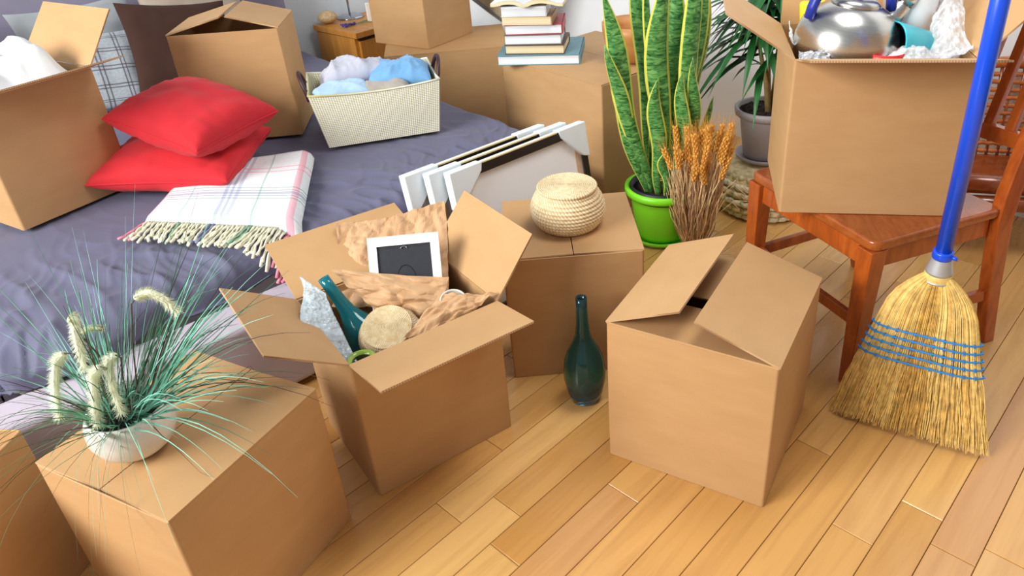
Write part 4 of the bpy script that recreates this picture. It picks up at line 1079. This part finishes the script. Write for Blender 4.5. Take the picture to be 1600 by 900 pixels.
Q1, Q2, Q3, Q4 = ins(P1), ins(P2), ins(P3), ins(P4)
sidev = (P1-P2).normalized()
def chb(mb, nm, bev=.003): return mb.build(nm, 'cherry_wood', ch, bevel=bev)
for q in (Q1, Q2): chb(MB().bar(q+Vector((0, 0, .432)), q+Vector((-.004, .0, .0)), .052, .052, .036, .036, side=sidev), 'leg')
bk = (P3-P1).normalized()     # towards the back
def post(q):
    pts = [(q+bk*.075, 0, .034, .040), (q+bk*.035, .20, .036, .048), (q+bk*.005, .42, .036, .055), (q+bk*.010, .50, .034, .055), (q+bk*.036, .66, .032, .052), (q+bk*.085, .86, .030, .046), (q+bk*.125, 1.0, .028, .042)]
    mb = MB()
    V = []; F = []
    for p, z, a, b in pts:
        for i, j in ((-1, -1), (1, -1), (1, 1), (-1, 1)): V.append(p+Vector((0, 0, z))+sidev*(i*a/2)+bk*(j*b/2))
    n = len(pts)
    for i in range(n-1):
        for k in range(4): F.append((i*4+k, i*4+(k+1) % 4, i*4+4+(k+1) % 4, i*4+4+k))
    F += [(3, 2, 1, 0), tuple(range((n-1)*4, n*4))]
    o = MB().add(V, F).build('back_post', 'cherry_wood', ch, bevel=.004); return o
E3, E4 = P3-sidev*.012+bk*.005, P4+sidev*.012+bk*.005
post(E3); post(E4)
for a, b in ((Q1, Q2), (Q1, Q3), (Q2, Q4), (Q3, Q4)): chb(MB().bar(a+Vector((0, 0, .402)), b+Vector((0, 0, .402)), .020, .060), 'apron')
for a, b, z in ((Q1, Q2, .20), (Q1, E3+bk*.03, .175), (Q2, E4+bk*.03, .19)): chb(MB().bar(a+Vector((0, 0, z)), b+Vector((0, 0, z)), .018, .034), 'stretcher')
def bkp(q, z):   # point on the leaning back plane
    t = (z-.5)/.5; return q+bk*(.010+.115*t)+Vector((0, 0, z))
chb(MB().bar(bkp(E3, .625), bkp(E4, .625), .024, .042), 'back_rail'); chb(MB().bar(bkp(E3, .97), bkp(E4, .97), .026, .07), 'back_rail')
for k in range(7):
    g = (k+1)/8; lo = bkp(E3, .64).lerp(bkp(E4, .64), g); hi = bkp(E3, .945).lerp(bkp(E4, .945), g)
    chb(MB().bar(lo, hi, .026, .018, side=sidev), 'back_slat', .002)

# ---------------------------------------------------------------- rattan chair behind
plain('rattan_gloss', '#8a421a', .25, .25, 25, 0, coat=.5); plain('rattan_light', '#b5672f', .35, .25, 30, 0, coat=.3)
RC = Vector((1.50, 2.40, 0)); ra = thing('rattan_chair', 'glossy brown rattan chair with woven back behind the wooden chair', 'chair', RC, radians(-14))
for x in (-.22, .22):
    MB().tube([(x, -.12, .002), (x, -.12, .25)], .018, 10).build('leg', 'rattan_gloss', ra, True)
    MB().tube([(x, .14, .002), (x, .12, .25), (x, .17, .56)], .018, 10).build('back_post', 'rattan_gloss', ra, True)
MB().tube([(-.25, .16, .57), (0, .18, .585), (.25, .16, .57)], .020, 10).build('top_rail', 'rattan_light', ra, True)
MB().tube([(-.26, -.13, .255), (.26, -.13, .255)], .034, 14).build('seat_roll', 'rattan_gloss', ra, True)
MB().tube([(-.26, -.155, .195), (.26, -.155, .195)], .026, 14).build('seat_roll', 'rattan_gloss', ra, True)
MB().box((-.24, -.13, .235), (.24, .13, .26)).build('seat', 'rattan_gloss', ra, bevel=.01)
for k in range(11): MB().tube([(-.262+.010*k, -.13+.037*cos(t), .255+.037*sin(t)) for t in [2*pi*q/14 for q in range(15)]], .005, 6).build('binding', 'rattan_light', ra, True)
for k in range(11):
    z = .275+.027*k; y = .118+.052*(z-.25)/.31; MB().tube([(-.21+.42*q/24, y-.004*(-1)**(q+k), z) for q in range(25)], .0085, 6).build('woven_strand', 'rattan_light', ra, True)
for k in range(12):
    x = -.20+.40*k/11; MB().tube([(x, .118, .25), (x, .170, .57)], .006, 6).build('woven_stake', 'rattan_gloss', ra, True)

# ---------------------------------------------------------------- broom
plain('broom_blue', '#0a4fe0', .3, .03, 10, 0, coat=.3); plain('broom_corn', '#e8c574', .75, .28, 60); plain('broom_corn_dark', '#d3a856', .8, .3, 60); plain('thread_blue', '#1f86d6', .5, .05); plain('zinc', '#c4c8cc', .45, .08, 40, 0, metal=.6)
BR = Vector((.808, 1.408, 0)); NB = Vector((.857, 1.50, .424))-BR
br = thing('broom', 'corn broom with a bright blue handle leaning on the chair box', 'broom', BR)
Lb, Rb = Vector((.648, 1.500, .004))-BR, Vector((.972, 1.312, .004))-BR
eb = (Rb-Lb).normalized(); axb = (NB-(Lb+Rb)/2).normalized(); nbm = eb.cross(axb).normalized()
HW = ((0, .085), (.05, .25), (.12, .42), (.2, .53), (.32, .61), (.44, .68), (.7, .83), (1, 1))
def brp(s_, g, dp=0.):
    """s_ -1..1 across, g 0 neck .. 1 floor"""
    for (a, x), (b, y) in zip(HW, HW[1:]):
        if g <= b+1e-6: h = x+(y-x)*(g-a)/(b-a); break
    base = NB.lerp((Lb+Rb)/2, g)+(Rb-Lb)*(.5*s_*h)
    th = .018+.014*sin(pi*min(1, g))
    return base+nbm*(dp*th*sqrt(max(0, 1-min(1, abs(s_))**4)))
rbm = random.Random(77); m1, m2 = MB(), MB()
for i in range(1500):
    s_ = max(-1, min(1, rbm.uniform(-1.0, 1.0))); dp = rbm.choice((-1, 1))*rbm.uniform(.55, 1.05) if rbm.random() < .8 else rbm.uniform(-1, 1)
    end = rbm.uniform(.90, 1.0) if rbm.random() < .5 else rbm.uniform(.97, 1.0); jit = rbm.uniform(-.035, .035); P = []; R_ = []
    r0_ = rbm.uniform(.0009, .0017)
    for k in range(12):
        g = .012+(end-.012)*(k/11)**1.5; p = brp(s_+jit*g*g, g, dp); p += Vector((rbm.gauss(0, .0016), rbm.gauss(0, .0016), 0))*(g > .55)*1.3
        p.z = max(p.z, .002); P.append(p); R_.append(r0_*(1 if k < 11 else .5))
    (m1 if rbm.random() < .72 else m2).tube(P, R_, 3, False)
stuff(m1.build('bristles', 'broom_corn', br)); stuff(m2.build('bristles', 'broom_corn_dark', br))
V = []; F = []      # dense inner core of the brush
for j in range(25):
    g = (j/24)**1.4*.93
    for i in range(24): t = 2*pi*i/24; V.append(brp(cos(t)*.93, g, sin(t)*.62))
for j in range(24):
    for i in range(24): F.append((j*24+i, j*24+(i+1) % 24, (j+1)*24+(i+1) % 24, (j+1)*24+i))
F += [tuple(range(24)), tuple(range(24*24, 25*24))[::-1]]
MB().add(V, F).build('brush_core', 'broom_corn_dark', br, True)
for q, g in enumerate((.36, .405, .45, .495, .54)):
    P = [brp(1.02*cos(t), g+.002*sin(3*t), 1.22*(1 if sin(t) > 0 else -1)*abs(sin(t))**.35)+eb*(.004*cos(t)) for t in [2*pi*k/96 for k in range(97)]]
    th = MB().tube(P, .0026, 6).build('binding_thread', 'thread_blue', br, True)
    mb = MB()
    for k in range(11):
        s_ = -.9+1.8*k/10
        for sd_ in (-1, 1):
            a = brp(s_, g-.012, sd_*1.22); b_ = brp(s_, g+.012, sd_*1.22); mb.tube([a, b_], .0016, 5)
    stuff(mb.build('stitches', 'thread_blue', th))
HD = (Vector((.8405, 1.475, 1.055))-Vector((.859, 1.50, .467))).normalized()
hM = Matrix.Translation(NB) @ HD.to_track_quat('Z', 'Y').to_matrix().to_4x4()
MB().lathe([(0, -.03), (.028, -.03), (.033, -.015), (.031, 0.0), (.026, .004), (0, .004)], 32, hM).build('straw_collar', 'broom_corn', br, True)
MB().lathe([(0, -.02), (.0345, -.02), (.0345, -.016), (0, -.016)], 32, hM).build('wire_band', 'zinc', br, True)
MB().lathe([(0, .001), (.0310, .001), (.030, .006), (.022, .040), (.021, .046), (0, .046)], 32, hM).build('metal_cap', 'zinc', br, True)
MB().lathe([(0, .040), (.0225, .040), (.0235, .044), (.0235, .056), (.0225, .060), (0, .060)], 32, hM).build('ferrule', 'broom_blue', br, True)
MB().tube([hM @ Vector((.02, -.006, .05)), hM @ Vector((.033, -.010, .05))], .005, 10).build('screw', 'broom_blue', br, True)
MB().tube([hM @ Vector((0, 0, .05)), hM @ Vector((0, 0, 1.0))], .0185, 20).build('handle', 'broom_blue', br, True)
bpy.context.view_layer.update()
